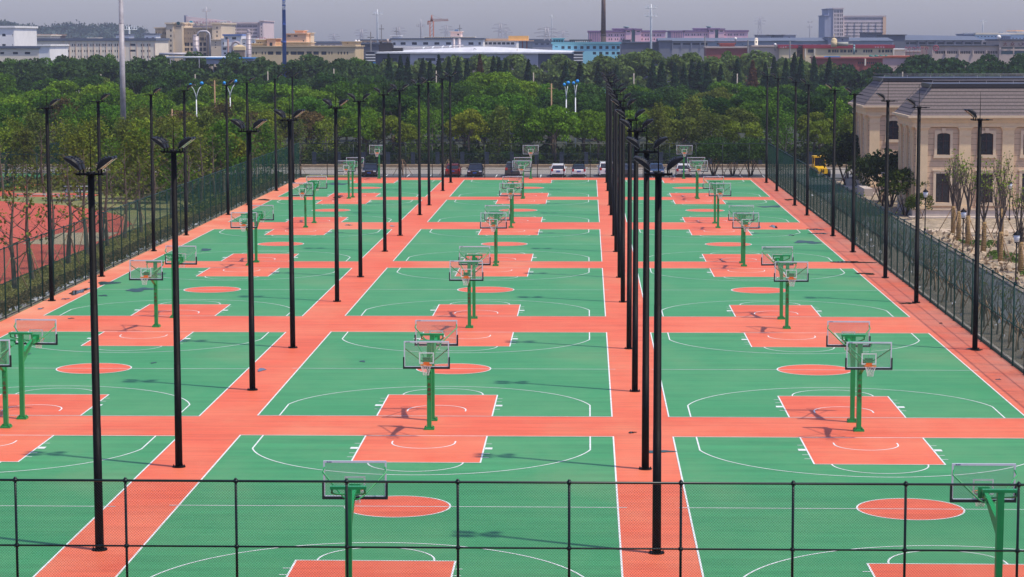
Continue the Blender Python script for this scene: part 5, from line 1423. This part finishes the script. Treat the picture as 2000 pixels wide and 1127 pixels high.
n = len(us); far_ = [(x, 60, z-.5) for x, y, z in bk]
b.add(fr+bk+far_+[(x, y, z-.35) for x, y, z in fr], [(i, i+1, n+i+1, n+i) for i in range(n-1)]+[(n+i, n+i+1, 2*n+i+1, 2*n+i) for i in range(n-1)]+[(3*n+i, 3*n+i+1, i+1, i) for i in range(n-1)])
b.build('roof', mat('stained_white_roof', (.66, .65, .66), .7, var=.12, scale=.5, stretch=(1, .15, .15)), r)
sign(r, 'D', (925.5,), 97.6, D, 1.0, dk, 5.5, .2); sign(r, 'S', (1009,), 98.8, D, .8, mat('ochre_letter', (.45, .30, .06), .6), 3.5, .2)
hbox(r, 'base_band', 716, 734, 121.5, 128, D, .3, blue, -.7); hbox(r, 'base_band', 1100, 1125, 120, 126, D, .3, blue, -.7); hbox(r, 'base_band', 905, 985, 119.5, 126, D, .3, blue, -.3)
# machinery on the roof
o = thing('roof_machinery', (atY(752, 97, 566)[0], 566, 0), 'black dust-covered machinery block on the left of the white roof', 'machinery')
bm_ = mat('sooty_steel', (.025, .022, .025), .7, var=.4, scale=.8)
b = MB(); k2 = 566/4465.
z_ = lambda v: atY(752, v, 566)[1]
b.box(-12*k2, 15*k2, 0, 3, z_(104), z_(88)); b.box(-8*k2, 14*k2, .2, 3, z_(88), z_(84)); b.box(14*k2, 34*k2, 0, 3, z_(101), z_(93.5)); b.box(-10*k2, -6*k2, 0, 1, z_(88), z_(81)); b.build('housing', bm_, o)
MB().tube([(4.5*k2, 1, z_(84)), (4.5*k2, 1, z_(76))], .25, 8).build('stack', tan, o)
o = thing('roof_pipe', (atY(785, 92, 575)[0], 575, 0), 'long grey pipe with pale bends lying along the white roof', 'pipe'); p = []
for u, v in ((784, 93.5), (810, 94), (850, 92.5), (880, 90.5), (906, 88.5)):
    x, z = atY(u, v, 575); p.append((x-o.location.x, 0, z))
MB().tube(p, .14, 8).build('pipe', M['greymetal'], o)
for u, v in ((826, 93.5), (844, 92.5), (863, 91.5), (878, 90.5)):
    x, z = atY(u, v, 574); MB().tube([(x-o.location.x, -.8, z-.5), (x-o.location.x, -.8, z), (x-o.location.x+.4, -.3, z+.15)], .16, 8).build('bend', M['whitepole'], o)
# 10 white hall behind
r = bld('long white hall with a row of blue-tinted windows behind the curved roof', 764, 650, 'hall', 'factory_hall')
rc = [(u, u+9.6, 82.5, 87.5) for u in (782.5, 804.5, 826.5, 848.5, 871, 915)]+[(768, 772.5, 83, 88), (934.5, 939, 82.5, 87.5)]
block(r, 764, 944, 77, 650, 30, white, rc, roof=broof, cap=.35)
block(r, 765, 780, 70.5, 655, 8, white, cap=.2, z0=15)
block(r, 829, 925, 73, 662, 10, cream, grid(A(830, 886, 4.4), 2.6, [(73.6, 75)]), cap=.15, z0=15); block(r, 880, 900, 62.5, 664, 10, pkw, [(893, 896.5, 66, 69)], cap=.2, z0=15)
hbox(r, 'water_tank', 888, 895, 57.5, 61, 668, 1.5, wallm('blue_tank', (.10, .20, .33)))
for u, hw in ((886.5, 2.6), (897, 3.2)): silo(u, 76.5, hw, 590, 'short ribbed steel silo on the white hall, '+('left' if u < 890 else 'right')+' one')
r = bld('low peach office with a window row left of the yellow slab', 944, 660)
block(r, 944, 1009, 79.5, 660, 20, white, [(u, u+6.6, 82.5, 87) for u in A(945.5, 1003, 8.7)], roof=peach, cap=.6)
r = bld('yellow canopy slab on red columns', 990, 640, 'canopy', 'canopy')
hbox(r, 'slab', 993, 1032, 70, 79.5, 640, 4, yel); hbox(r, 'canopy_edge', 985, 1041, 79, 80.3, 639, 8, peach)
for u in (1019.5, 1028): hbox(r, 'column', u, u+2, 80.3, 100, 641, .5, wallm('red_column', (.35, .08, .05)))
# 12 turquoise
r = bld('turquoise three-storey building with dark windows left of the brick chimney', 1079, 600)
us = [1096.5+12.3*i for i in range(10)][:9]+[1204.5]
rc = [(u, u+6, 90, 95.5) for u in us if u < 1208]+[(u, u+6, 101.3, 106.5) for u in us if u > 1150]+[(1084, 1089.5, 90.5, 92.3)]
block(r, 1079, 1211, 86, 600, 20, teal, rc, roof=wallm('turquoise_parapet', (.15, .36, .42)), cap=.5)
block(r, 1079, 1101, 76, 606, 8, wallm('turquoise_glass_box', (.15, .38, .42)), grid((1081, 1086, 1091, 1096), 3.6, [(78, 83)]), glass='teal_glass', cap=.2, z0=14)
b = MB(); ox = r.location.x
for u in A(1114, 1156, 4.2): x, z0 = atY(u, 84, 604); b.box(x-ox-.08, x-ox+.08, 4, 6.5, z0-.5, z0+.9)
x0, z1 = atY(1112, 78, 604); x1, _ = atY(1157, 78, 604); b.box(x0-ox, x1-ox, 3.8, 7, z1-.25, z1+.1); b.build('roof_pergola', mat('dark_pergola', (.05, .05, .055), .8), r)
# 13/14 pink factories
for (u0, um, u1, vt, D, c0, c1, g0, g1, rowsv, lab) in ((1149, 1174, 1300, 63, 880, 1197, 1253, 1233.5, 1240.5, [(67, 70.5), (75, 78.5)], 'first pink factory with mauve trim and glass stair, behind the chimney'),
       (1310, 1336, 1461, 62.3, 980, 1356, 1415, 1396.5, 1403, [(66, 69.3)], 'second pink factory with mauve trim behind the grey warehouses')):
    r = bld(lab, u0, D)
    block(r, u0, um, vt, D, 40, mauve, cap=.6, roof=purple)
    for u in A(u0+2, um-1, 3.4): hbox(r, 'rib', u, u+.8, vt+.5, 84, D, .3, pink, -.32)
    rc = [(u+d, u+d+2, *v) for v in rowsv for u in A(um+3, u1-8, 11.9) if not (g0-6 < u < g1) for d in (0, 4.6)]
    rc = [q for q in rc if not (q[0] < g1+.5 and q[1] > g0-.5)]
    block(r, um, u1, vt, D, 38, pink, rc, roof=purple, cap=.7)
    block(r, g0-11.5, g0, vt-4, D-.8, 20, pink, [(g0-9, g0-3.5, vt-2.5, vt-.5)], roof=purple, cap=.6); block(r, g1, g1+12, vt-4, D-.8, 20, pink, [(g1+3, g1+9, vt-2.5, vt-.5)], roof=purple, cap=.6)
    hbox(r, 'glass_stair', g0+.05, g1-.05, vt-4, 86, D, 3, M['teal_glass'], -.5)
    block(r, c0, g0+8, vt-5.5, D+6, 12, mauve, [(c0+3, c0+7, vt-4, vt-2), (c0+12, c0+16, vt-4, vt-2)], cap=.4, roof=purple, z0=16)
    x, z = atY((c0+g0)/2+8, vt-9, D+8); MB().tube([(x-r.location.x, 8, z-3), (x-r.location.x, 8, z)], .7, 12).tube([(x-r.location.x, 8, z), (x-r.location.x, 8, z+.5)], 1.1, 12).build('roof_tank', wallm('green_grey_tank', (.20, .30, .30)), r)
# 15 grey warehouses
r = bld('dark grey warehouse left part, behind the white telecom mast', 1214, 700, 'warehouse', 'warehouse')
block(r, 1214, 1290, 84, 700, 30, wallm('slate_wall', (.15, .155, .185)), cap=.4, roof=broof); block(r, 1216, 1232, 78.5, 702, 10, wallm('slate_wall', (.15, .155, .185)), cap=.2)
r = bld('long grey warehouse with blue-grey roof below the second pink factory', 1288, 690, 'warehouse', 'warehouse')
rc = [(u, u+14, 84, 87.8) for u in (1315, 1334, 1352, 1369)]+[(1400, 1404, 84, 87.5), (1449, 1452, 87, 88), (1585, 1588, 86.6, 87.8), (1596, 1604, 86.6, 87.8)]
block(r, 1288, 1313, 78, 690, 30, wallm('slate_wall2', (.18, .185, .22)), cap=0); block(r, 1313, 1382, 80, 690, 30, pkw if 0 else wallm('mid_grey_wall', (.30, .29, .31)), rc[:4], cap=0); block(r, 1382, 1745, 80.5, 690, 30, wallm('pale_blue_grey_wall', (.29, .32, .37)), rc[4:], cap=0)
b = MB(); x0, z0 = atY(1286, 80, 690); x1, z1 = atY(1746, 73.2, 690); ox = r.location.x
b.loft([[(x0-ox, -.5, z0), (x0-ox, 30, z0), (x0-ox, 15, z1)], [(x1-ox, -.5, z0), (x1-ox, 30, z0), (x1-ox, 15, z1)]], smooth=False); b.build('roof', broof, r)
for u in (1313, 1331, 1350, 1368, 1382): hbox(r, 'pier', u, u+.9, 80.5, 95, 690, .3, grey, -.31)
for u, vt, Y in ((1514, 69, 720), (1480, 69, 760), (1618, 73, 688)):
    block(r, u, u+(16 if u == 1514 else 20), vt, Y, 14, wallm('slate_wall', (.15, .155, .185)) if u == 1514 else grey, cap=.2, z0=12)
    block(r, u+(16 if u == 1514 else 20), u+40, vt, Y, 14, grey, [(u+26, u+29, vt+3.5, vt+6)], cap=.2, z0=12)
r = bld('red low building with white tarpaulins right of the telecom mast', 1380, 640, 'shed', 'red_shed')
block(r, 1380, 1470, 94, 640, 14, redw, cap=.4, roof=tan); block(r, 1408, 1435, 85.3, 646, 8, redw, cap=.2)
for u in (1406, 1444): hbox(r, 'tarpaulin', u, u+18, 91.8, 93.4, 641, 3, white)
for u, v, rp, Y, lab, m_ in ((1436.5, 75.5, 2.8, 660, 'above the grey warehouse, left', white), (1514, 87, 2.6, 615, 'left of the red-roofed hall', white), (1951, 72.5, 4.2, 640, 'on the tan sign building', white), (695, 80, 2.4, 660, 'left of a pair by the khaki factory', white), (701, 80, 2.4, 660, 'right of a pair by the khaki factory', white)):
    x, z = atY(u, v, Y); k2 = Y/4465.
    o = thing('radome', (x, Y, 0), 'white ball-shaped tank '+lab, 'tank'); MB().ell((0, 0, z), (rp*k2,)*3, 14, 10).build('ball', m_, o); MB().tube([(0, 0, z-rp*k2-1.3), (0, 0, z-rp*k2*.9)], .12, 8).build('column', dkpole, o)
x, z = atY(1477, 74, 640); o = thing('vent_tower', (x, 640, 0), 'pale round tower with dome right of the grey warehouse', 'tower'); MB().tube([(0, 0, 0), (0, 0, z-.4)], .48, 14).ell((0, 0, z-.4), (.5, .5, .45), 14, 5, 0).build('shaft', cream, o)
MB().box(-.15, .15, -.52, -.46, z-1.3, z-.9).build('opening', M['darkglass'], o)
# 16 slab tower
r = bld('tall slab tower block with dark left end, highest building at right', 1611, 1150)
block(r, 1611, 1617.5, 31, 1150, 30, wallm('slate_side', (.36, .37, .46)), cap=.4); block(r, 1617.5, 1627.5, 18, 1150, 30, wallm('slate_side', (.36, .37, .46)), cap=.4)
tw = wallm('pale_pink_tower', (0.68, 0.56, 0.54))
block(r, 1627.5, 1647, 17.5, 1149.5, 30, tw, [(u, u+1.7, v, v+5) for v in A(20, 78, 7.4) for u in (1630, 1634.2, 1637.3, 1641.2, 1644.2)], cap=.6)
rc = [(1649.5+6.9*i+d, 1649.5+6.9*i+d+1.5, v, v+2.7) for v in [35.5, 43.5]+list(A(50, 72, 6.3)) for i in range(11) for d in (0, 2.2, 4.4)]
block(r, 1647, 1730, 32.5, 1151, 26, tw, rc, cap=.6); hbox(r, 'end_pier', 1724.5, 1730, 33, 75, 1151, .4, peach, -.42)
for i in (1, 3, 5, 7, 9): hbox(r, 'downpipe', 1648.6+6.9*i, 1649.2+6.9*i, 44, 78, 1151, .3, grey, -.32)
# 17 grey shed range right
r = bld('long grey shed range with glazed bays and blue-grey roof', 1736, 740, 'warehouse', 'warehouse')
block(r, 1736, 1768, 69, 738, 30, wallm('slate_wall', (.15, .155, .185)), cap=.2, roof=dgrey)
us = [1786+17.8*i for i in range(9)]
rc = [(1770, 1775.5, 82.5, 86.5)]+[(u-8.5, u+4, 82.3, 86.6) for u in us]
block(r, 1768, 1938, 78.5, 740, 30, wallm('grey_pink_wall', (.33, .30, .32)), rc, cap=0)
x0, z0 = atY(1766, 78.6, 740); x1, z1 = atY(1918, 70.5, 740); x2, z2 = atY(1766, 67.8, 740); ox = r.location.x
MB().loft([[(x0-ox, -.5, z0), (x0-ox, 32, z0), (x0-ox, 15, z2)], [(x1-ox, -.5, z0), (x1-ox, 32, z0), (x1-ox, 15, z1)]], smooth=False).build('roof', broof, r)
for u in us: hbox(r, 'pier', u+4.6, u+6, 79.5, 90, 740, .35, dgrey, -.36)
block(r, 1936, 1953, 79, 735, 20, wallm('grey_pink_wall', (.33, .30, .32)), cap=.2)
r = bld('teal and grey sheds behind the red-roofed hall', 1590, 850, 'warehouse', 'warehouse')
block(r, 1735, 1770, 69, 850, 20, grey, cap=.3, roof=broof); block(r, 1692, 1723, 64.5, 850, 20, wallm('slate_wall', (.15, .155, .185)), cap=.3)
r = bld('pale blue and white building at the right edge on the horizon', 1884, 900)
block(r, 1884, 1907, 67.5, 905, 20, wallm('slate_blue', (.27, .31, .42)), cap=.3)
block(r, 1907, 2030, 67.5, 900, 30, lbl, [(u, u+2.8, 70.7, 72.3) for u in A(1909, 1950, 6.8)]+[(u, u+3.2, 74, 75.5) for u in A(1977, 2010, 7)], roof=cream, cap=.7)
block(r, 1956, 1974, 71, 897, 10, wallm('slate_blue', (.27, .31, .42)), [(u, u+1.5, 73.5, 75.5) for u in (1957, 1961, 1966, 1970)], cap=.2); block(r, 1986, 2030, 61, 902, 20, lbl, [(1990, 1993, 64, 66)], roof=peach, cap=.4)
hbox(r, 'roof_tank', 1953, 1959, 62.8, 66, 903, 3, wallm('blue_tank', (.10, .20, .33)))
# 19 red roofed hall
r = bld('cream hall with red fascia and small white letters below the slab tower', 1470, 620, 'hall', 'factory_hall')
crw = wallm('cream_yellow_wall', (0.75, 0.58, 0.36)); rf_ = wallm('crimson_fascia', (.34, .035, .06))
block(r, 1470, 1522, 91.5, 621, 16, tan, cap=.4, roof=tan); block(r, 1522, 1556, 94.3, 620, 20, crw, cap=.9, roof=rf_)
block(r, 1556, 1571, 92, 624, 20, dgrey, [(1558, 1567, 98, 104)], cap=.2)
rc = [(u, u+w__, 97, 102.5) for u, w__ in ((1617.5, 5), (1625, 4), (1629.7, 4), (1634.4, 3.5), (1641, 5.5), (1647.5, 5.5), (1656, 4), (1660.8, 4), (1670, 4), (1686, 4), (1691, 3.5), (1695.5, 3.5), (1700, 4), (1716, 4), (1722.5, 4.5), (1729, 4), (1733.5, 4), (1739, 3.5))]+[(1578, 1589, 96.5, 103)]
block(r, 1571, 1745, 94.3, 620, 20, crw, rc, cap=.9, roof=rf_)
for u in (1572, 1590, 1744): hbox(r, 'pier', u, u+2, 95, 112, 620, .4, cream, -.41)
sign(r, '八大戶', (1524.5, 1529.5, 1534.5), 92.7, 620, .55, M['whitepole'], -.6); sign(r, '大众汽车', (1709.5, 1714.5, 1720, 1725.5), 92.8, 620, .5, M['whitepole'], -.6)
o = thing('roof_silo', (atY(1629, 80, 618)[0], 618, 0), 'yellowish domed vessel on the red-roofed hall', 'tank'); k2 = 618/4465.
z_ = lambda v: atY(1629, v, 618)[1]
MB().tube([(0, 0, z_(92)), (0, 0, z_(79))], 5.8*k2, 16).ell((0, 0, z_(79)), (5.8*k2, 5.8*k2, 5*k2), 16, 5, 0).tube([(0, 0, z_(75)), (0, 0, z_(67))], .7*k2, 6).build('vessel', khaki, o)
MB().tube([(6*k2, 0, z_(86)), (27*k2, 0, z_(86))], 3.8*k2, 12).tube([(27*k2, 0, z_(87)), (36*k2, 0, z_(87))], 1*k2, 8).build('cylinder', wallm('grey_green_tank', (.36, .36, .30)), o)
MB().tube([(38*k2, -1, z_(106)), (38*k2, -1, z_(91))], 1.9*k2, 10).ell((38*k2, -1, z_(90)), (2.3*k2, 2.3*k2, 3*k2), 12, 6).build('stack', mat('teal_steel', (.20, .32, .33), .4), o)
# 20 red brick and pale buildings
r = bld('long low brick-red building with blue tent roof on it', 1596, 530)
block(r, 1596, 1674, 114.5, 530, 14, redw, cap=.3); block(r, 1674, 1724, 114.5, 530.3, 14, redw, [(u, u+2.6, 121, 124.5) for u in (1676, 1680, 1684, 1693, 1697, 1701, 1705, 1709, 1713)], cap=.3)
hbox(r, 'pier', 1688.5, 1691, 114.5, 128, 530, .4, cream, -.41)
x0, z0 = atY(1610, 113.3, 531); x1, _ = atY(1645, 113.3, 531); xm, z1 = atY(1627, 110, 531); ox = r.location.x
MB().loft([[(x0-ox, 1, z0), (x1-ox, 1, z0), (xm-ox+1.5, 1, z1), (xm-ox-1.5, 1, z1)], [(x0-ox, 5, z0), (x1-ox, 5, z0), (xm-ox+1.5, 5, z1), (xm-ox-1.5, 5, z1)]], smooth=False).build('tent_roof', blue, r)
r = bld('pale pink wall building with orange coping left of the dark wood', 1724, 545)
block(r, 1720, 1806, 112.5, 545, 16, wallm('washed_pink_wall', (.62, .47, .42)), cap=.35, roof=M['orange']); 
b = MB(); ox = r.location.x
for i, u in enumerate(A(1700, 1733, 3.4)):
    x, z = atY(u, 109.5+(i % 3), 548); b.ell((x-ox, 3, z), (.35, .4, .3), 8, 5)
b.build('netting_bundle', mat('teal_netting', (.02, .20, .16), .8), r)
r = bld('low cream greenhouse roofs between the red-roofed hall and round sign', 1745, 640, 'shed', 'low_shed')
block(r, 1747, 1768, 97, 640, 10, cream, cap=.3, roof=white); block(r, 1768, 1822, 101, 655, 10, tan, cap=.2)
# 21 tan sign building
r = bld('tan brick building with large characters and logo at the right edge', 1820, 610)
rc = [(u+d, u+d+2.4, 99.8, 105) for u in (1827, 1850, 1876, 1903, 1929) for d in (0, 3.2, 6.6, 10, 13.4, 16.8)]
block(r, 1820, 1952, 90, 610, 20, tan, rc, cap=.3, roof=dgrey)
for u in (1820, 1846, 1872, 1899, 1925): hbox(r, 'pier', u, u+2, 98, 107, 610, .4, trim_ if 0 else tan, -.41)
block(r, 1952, 2035, 79.5, 609, 20, tan, [(1955.5, 1978.5, 92.2, 95.3), (1981.5, 2005, 92.2, 95.3), (1955.5, 1978.5, 99.3, 106), (1981.5, 2005, 99.3, 106)], glass='teal_glass', cap=.4, roof=dgrey)
brn = mat('maroon_lettering', (.15, .025, .03), .6)
sign(r, '大众', (1962.7, 1977), 86.5, 609, 1.15, brn, -.45, .1)
x, z = atY(1993, 85.7, 609); o = MB()
for a0, a1, rad, ox_ in ((2.4, 6.9, .50, 0), (-1.2, 2.2, .34, .42)):
    o.tube([(ox_+rad*math.cos(q), 0, rad*.8*math.sin(q)) for q in np.linspace(a0, a1, 12)], .10, 6)
o.build('logo', mat('maroon_teal_logo', (.10, .05, .07), .5), r, (x-r.location.x, -1.5, z))
r = bld('red wire ring sign with scribbled script on a bank left of the tan sign building', 1765, 606, 'sign', 'rooftop_sign')
x, z = atY(1828, 94, 606); ox = r.location.x
b = MB(); b.tube([(x-ox+.68*math.cos(q), 0, z+.68*math.sin(q)) for q in np.linspace(0, 6.2832, 20)], .11, 6, caps=False)
b.tube([(x-ox-.3, 0, z-.3), (x-ox-.1, 0, z+.3), (x-ox+.1, 0, z-.25), (x-ox+.35, 0, z+.35)], .09, 6); b.build('ring', cr2, r)
for i, u in enumerate((1770, 1777, 1785, 1793, 1801, 1810)):
    x, z = atY(u, 94, 606); q = MB()
    q.tube([(x-ox-.35, 0, z-.4), (x-ox-.1, 0, z+.45), (x-ox+.2, 0, z-.3), (x-ox+.4, 0, z+.2)], .09, 5); q.bar((x-ox-.4, 0, z+.1), (x-ox+.4, 0, z+.12), .1)
    q.bar((x-ox, 0, 0), (x-ox, 0, z-.3), .08); q.build('script_stroke', cr2, r)
# wooded hills
def hill(pts, Y, seed, label):
    rs = np.random.RandomState(seed); P = []; 
    us = [p[0] for p in pts]; 
    X, Z = [], []
    for u in A(us[0], us[-1]+1, 3.0):
        v = float(np.interp(u, us, [p[1] for p in pts])); x, z = atY(u, v, Y); X.append(x); Z.append(max(z, 0))
    ny = 14; vs = []
    for j in range(ny+1):
        t = j/ny
        for x, z in zip(X, Z):
            s_ = math.sin(math.pi*t*.999)**.7 if j else 0
            vs.append((x, Y-160+320*t, z*s_+rs.uniform(-1, 1)*1.6*(0 < j < ny)))
    n = len(X); fs = [(j*n+i, j*n+i+1, (j+1)*n+i+1, (j+1)*n+i) for j in range(ny) for i in range(n-1)]
    o = MB().add(vs, fs, True).build('hills', mat('wooded_hill', (.035, .062, .050), .95, var=.35, scale=.06)); tag(o, kind='structure')
    # trees bristling on the hill
    V = np.array(vs); idx = rs.randint(0, len(V), 2600); P = V[idx]+rs.randn(2600, 3)*np.array([5, 9, 1.0]); N_ = sph(rs, 2600)
    P = np.repeat(P, 9, axis=0)+rs.randn(2600*9, 3)*np.array([2.6, 2.6, 1.5]); N_ = np.repeat(N_, 9, axis=0)
    h = P[:, 2] > 2; o = link('hill_wood', quads(P[h], N_[h], 1.9, rs, 'hill_wood')); o.color = (.035, .068, .052, 1)
    tag(o, label, 'wood', None, 'stuff')
hill([(-60, 60), (-30, 50), (0, 46), (8, 47), (22, 54), (45, 57), (70, 60), (90, 60), (110, 57), (135, 53.5), (155, 54), (178, 58.5), (190, 60), (202, 54), (215, 54.5), (230, 55), (245, 58), (258, 64), (272, 72), (290, 77)], 2300, 4, 'hazy wooded hill on the horizon at left')

# ------------------------------------------------------------------ tan building on the right
mbr = thing('mansard_building', (29.3, 205.9, 0), 'two-storey tan stone building with brown mansard roofs beyond the right fence', 'building')
def P_(b, name, m): return b.build(name, m, mbr)
def offset(b, dx, dy):
    b.v = [(x+dx, y+dy, z) for x, y, z in b.v]; return b
def arch_piece(w_, z0, z1, rise, y0, y1, outer):
    """surround: sides, sill and arched head"""
    b = MB(); hw = w_/2
    b.box(-hw-outer, -hw, y0, y1, z0-.02, z1+outer*.9); b.box(hw, hw+outer, y0, y1, z0-.02, z1+outer*.9)
    n = 8; pts = [(-hw+w_*i/n, z1-rise*(2*i/n-1)**2) for i in range(n+1)]
    top = z1+outer*.9
    vs = [(x, y0, z) for x, z in pts]+[(x, y0, top) for x, z in pts]+[(x, y1, z) for x, z in pts]+[(x, y1, top) for x, z in pts]; m_ = n+1
    b.add(vs, [(i, i+1, m_+i+1, m_+i) for i in range(n)]+[(2*m_+i, 2*m_+i+1, i+1, i) for i in range(n)]+[(m_+i, m_+i+1, 3*m_+i+1, 3*m_+i) for i in range(n)])
    b.box(-hw-outer-.06, hw+outer+.06, y0-.05, y1, z0-.30, z0-.02)
    if rise: b.add([(-.13, y0-.06, z1-.02), (.13, y0-.06, z1-.02), (.19, y0-.06, z1+.42), (-.19, y0-.06, z1+.42), (-.13, y0, z1-.02), (.13, y0, z1-.02), (.19, y0, z1+.42), (-.19, y0, z1+.42)], [(0, 1, 2, 3), (0, 3, 7, 4), (1, 5, 6, 2), (3, 2, 6, 7)])
    else: b.box(-hw-outer-.1, hw+outer+.1, y0-.05, y1-.01, z1+outer*.9+.002, z1+outer*.9+.14)
    return b
up_s = arch_piece(1.16, 5.6, 7.55, .14, -.12, .02, .24).mesh('window_surround', M['trim']); lo_s = arch_piece(1.24, 1.32, 3.92, 0, -.12, .02, .24).mesh('window_surround', M['trim'])
def glz(w_, z0, z1): return MB().box(-w_/2, w_/2, .20, .22, z0, z1).mesh('window', M['darkglass'])
def frm(w_, z0, z1):
    b = MB(); t = .05
    for x in (-w_/2, -t/2, w_/2-t): b.box(x, x+t, .14, .198, z0, z1)
    for z in (z0, z0+(z1-z0)*.62, z1-t): b.box(-w_/2+t, w_/2-t, .15, .197, z, z+t)
    return b.mesh('window_frame', M['frame'])
gu, gl2, fu, fl = glz(1.2, 5.58, 7.58), glz(1.28, 1.3, 3.94), frm(1.16, 5.6, 7.52), frm(1.24, 1.32, 3.92)
def put_win(dx, dy, rz=0):
    for g_, f_, s_ in ((gu, fu, up_s), (gl2, fl, lo_s)):
        o = link('window', g_, mbr, (dx, dy, 0)); o.rotation_euler = (0, 0, rz)
        link('window_frame', f_, o); link('window_surround', s_, o)
def pil_mesh(w_):
    b = MB().box(-w_/2, w_/2, -.20, .02, .78, 8.05).box(-w_/2-.05, w_/2+.05, -.24, .02, 7.28, 7.36).box(-w_/2-.07, w_/2+.07, -.27, .02, 7.86, 7.97).box(-w_/2-.14, w_/2+.14, -.33, .02, 7.972, 8.10)
    b.box(-w_/2-.08, w_/2+.08, -.28, .02, .78, 1.02)
    return b.mesh('pilaster', M['stone'])
p1, p2 = pil_mesh(1.05), pil_mesh(.55)
brk_m = MB().add([(-.35, -.19, 8.1), (0, -.19, 8.1), (0, -.19, 7.75), (-.08, -.19, 7.98), (-.35, .0, 8.1), (0, 0, 8.1), (0, 0, 7.75), (-.08, 0, 7.98)], [(0, 3, 2, 1), (4, 5, 6, 7), (0, 4, 7, 3), (3, 7, 6, 2)]).mesh('bracket', M['stone'])
def wing(x0, x1, y0, y1, yfar):
    """x,y relative to the building root; front at y0, left side at x0"""
    wc = [2.55+3.83*k for k in range(8) if x0+2.55+3.83*k+.8 < x1]
    b = MB(); R1 = []
    for c in wc: R1 += [(x0+c-.58, x0+c+.58, 5.6, 7.55), (x0+c-.62, x0+c+.62, 1.32, 3.92)]
    holed_wall(b, x0, x1, 0, 8.1, R1); b.v = [(x, y+y0, z) for x, y, z in b.v]
    P_(b, 'front_wall', M['stonewall'])
    for c in wc: put_win(x0+c, y0)
    L_ = y1-y0; sc = [L_*.30, L_*.70]
    s_ = MB(); R2 = []
    for c in sc: R2 += [(c-.45, c+.45, 5.6, 7.55), (c-.45, c+.45, 1.32, 3.92)]
    holed_wall(s_, 0, L_, 0, 8.1, R2)
    s_.v = [(x0+y, y0+L_-x, z) for x, y, z in s_.v]; P_(s_, 'side_wall', M['stonewall'])
    for c in sc:
        for g_, f_ in ((gu, fu), (gl2, fl)):
            o = link('window', g_, mbr, (x0, y0+L_-c, 0)); o.rotation_euler = (0, 0, -math.pi/2); o.scale = (.75, 1, 1); link('window_frame', f_, o)
    P_(MB().box(x0, x1, y1-.02, y1, 0, 8.1), 'back_wall', M['stonewall'])
    for k in range(8):
        c = .62+3.83*k
        if x0+c < x1:
            link('pilaster', p1, mbr, (x0+c, y0, 0))
            for sx in (1, -1):
                o = link('bracket', brk_m, mbr, (x0+c-sx*.525, y0, 0)); o.scale = (sx, 1, 1)
    for c in (L_*.06, L_*.16, L_*.44, L_*.56, L_*.84, L_*.94):
        o = link('pilaster', p2, mbr, (x0, y0+c, 0)); o.rotation_euler = (0, 0, -math.pi/2)
    def ring(o_, z0, z1, m, name): P_(MB().box(x0-o_, x1, y0-o_, y1+o_, z0, z1), name, m)
    ring(.14, 0, .66, M['plinth'], 'plinth'); ring(.22, .662, .78, M['trim'], 'plinth_cap')
    ring(.24, 8.102, 8.34, M['stone'], 'frieze'); ring(.20, 8.342, 8.52, M['stone'], 'frieze'); ring(.30, 8.522, 8.66, M['stone'], 'frieze')
    ring(.40, 8.662, 8.78, M['trim'], 'cornice'); ring(.52, 8.782, 8.90, M['trim'], 'cornice'); ring(.72, 8.902, 9.10, M['trim'], 'cornice')
    e, i, z0, z1 = .55, 1.75, 9.104, 11.55
    P_(MB().loft([[(x0-e, y0-e, z0), (x1, y0-e, z0), (x1, y1+e, z0), (x0-e, y1+e, z0)], [(x0+i, y0+i, z1), (x1, y0+i, z1), (x1, y1-i, z1), (x0+i, y1-i, z1)]], smooth=False), 'mansard_roof', M['shingle'])
    P_(MB().box(x0+i-.12, x1, y0+i-.12, y1-i+.12, z1-.02, z1+.34), 'roof_cap', M['roofcap'])
    r_ = MB()
    for y in (y0+i, y1-i): r_.tube([(x0+i, y, z1+.62), (x1, y, z1+.62)], .018, 5)
    for x in A(x0+i, x1, 2.4): r_.bar((x, y0+i, z1+.34), (x, y0+i, z1+.64), .03)
    P_(r_, 'roof_wire', M['greymetal'])
    h_ = MB().tube([(x0-e, y0-e, z0+.12), (x0+i, y0+i, z1+.4)], .016, 6); h_.tube([(x0-e+.2, y1+e, z0+.12), (x0+i, y1-i, z1+.4)], .016, 6); P_(h_, 'lightning_conductor', dkpole)
    g_ = MB().box(x0-.5, x1, y0-1.6, y0-.15, 0, .12); P_(g_, 'apron_step', M['plinth'])
wing(0, 34, 0, 9.6, 0)
wing(-.3, 34, 31.5, 43.5, 0)
P_(MB().box(14, 34, 9.62, 31.2, 0, 8.8), 'link_wall', M['stonewall'])
P_(MB().box(-2.4, -.4, 33, 37, 0, .5).box(-1.6, -.4, 37.2, 42, 0, 1.1).box(-1.2, -.3, 27, 33, 0, .8), 'entrance_steps', M['plinth'])

# ------------------------------------------------------------------ haze
hb = MB().box(-1500, 1500, -30, 2900, -1, 90)
hm = bpy.data.materials.new('haze'); hm.use_nodes = True; nt = hm.node_tree
nt.nodes.remove(nt.nodes['Principled BSDF'])
pv = nt.nodes.new('ShaderNodeVolumePrincipled'); pv.inputs['Color'].default_value = (.84, .86, 1, 1); pv.inputs['Density'].default_value = HZD = .00016; pv.inputs['Anisotropy'].default_value = .2
nt.links.new(pv.outputs[0], nt.nodes['Material Output'].inputs['Volume'])
o = hb.build('haze', hm); tag(o, 'thin pale haze over the far town', 'haze', None, 'stuff')
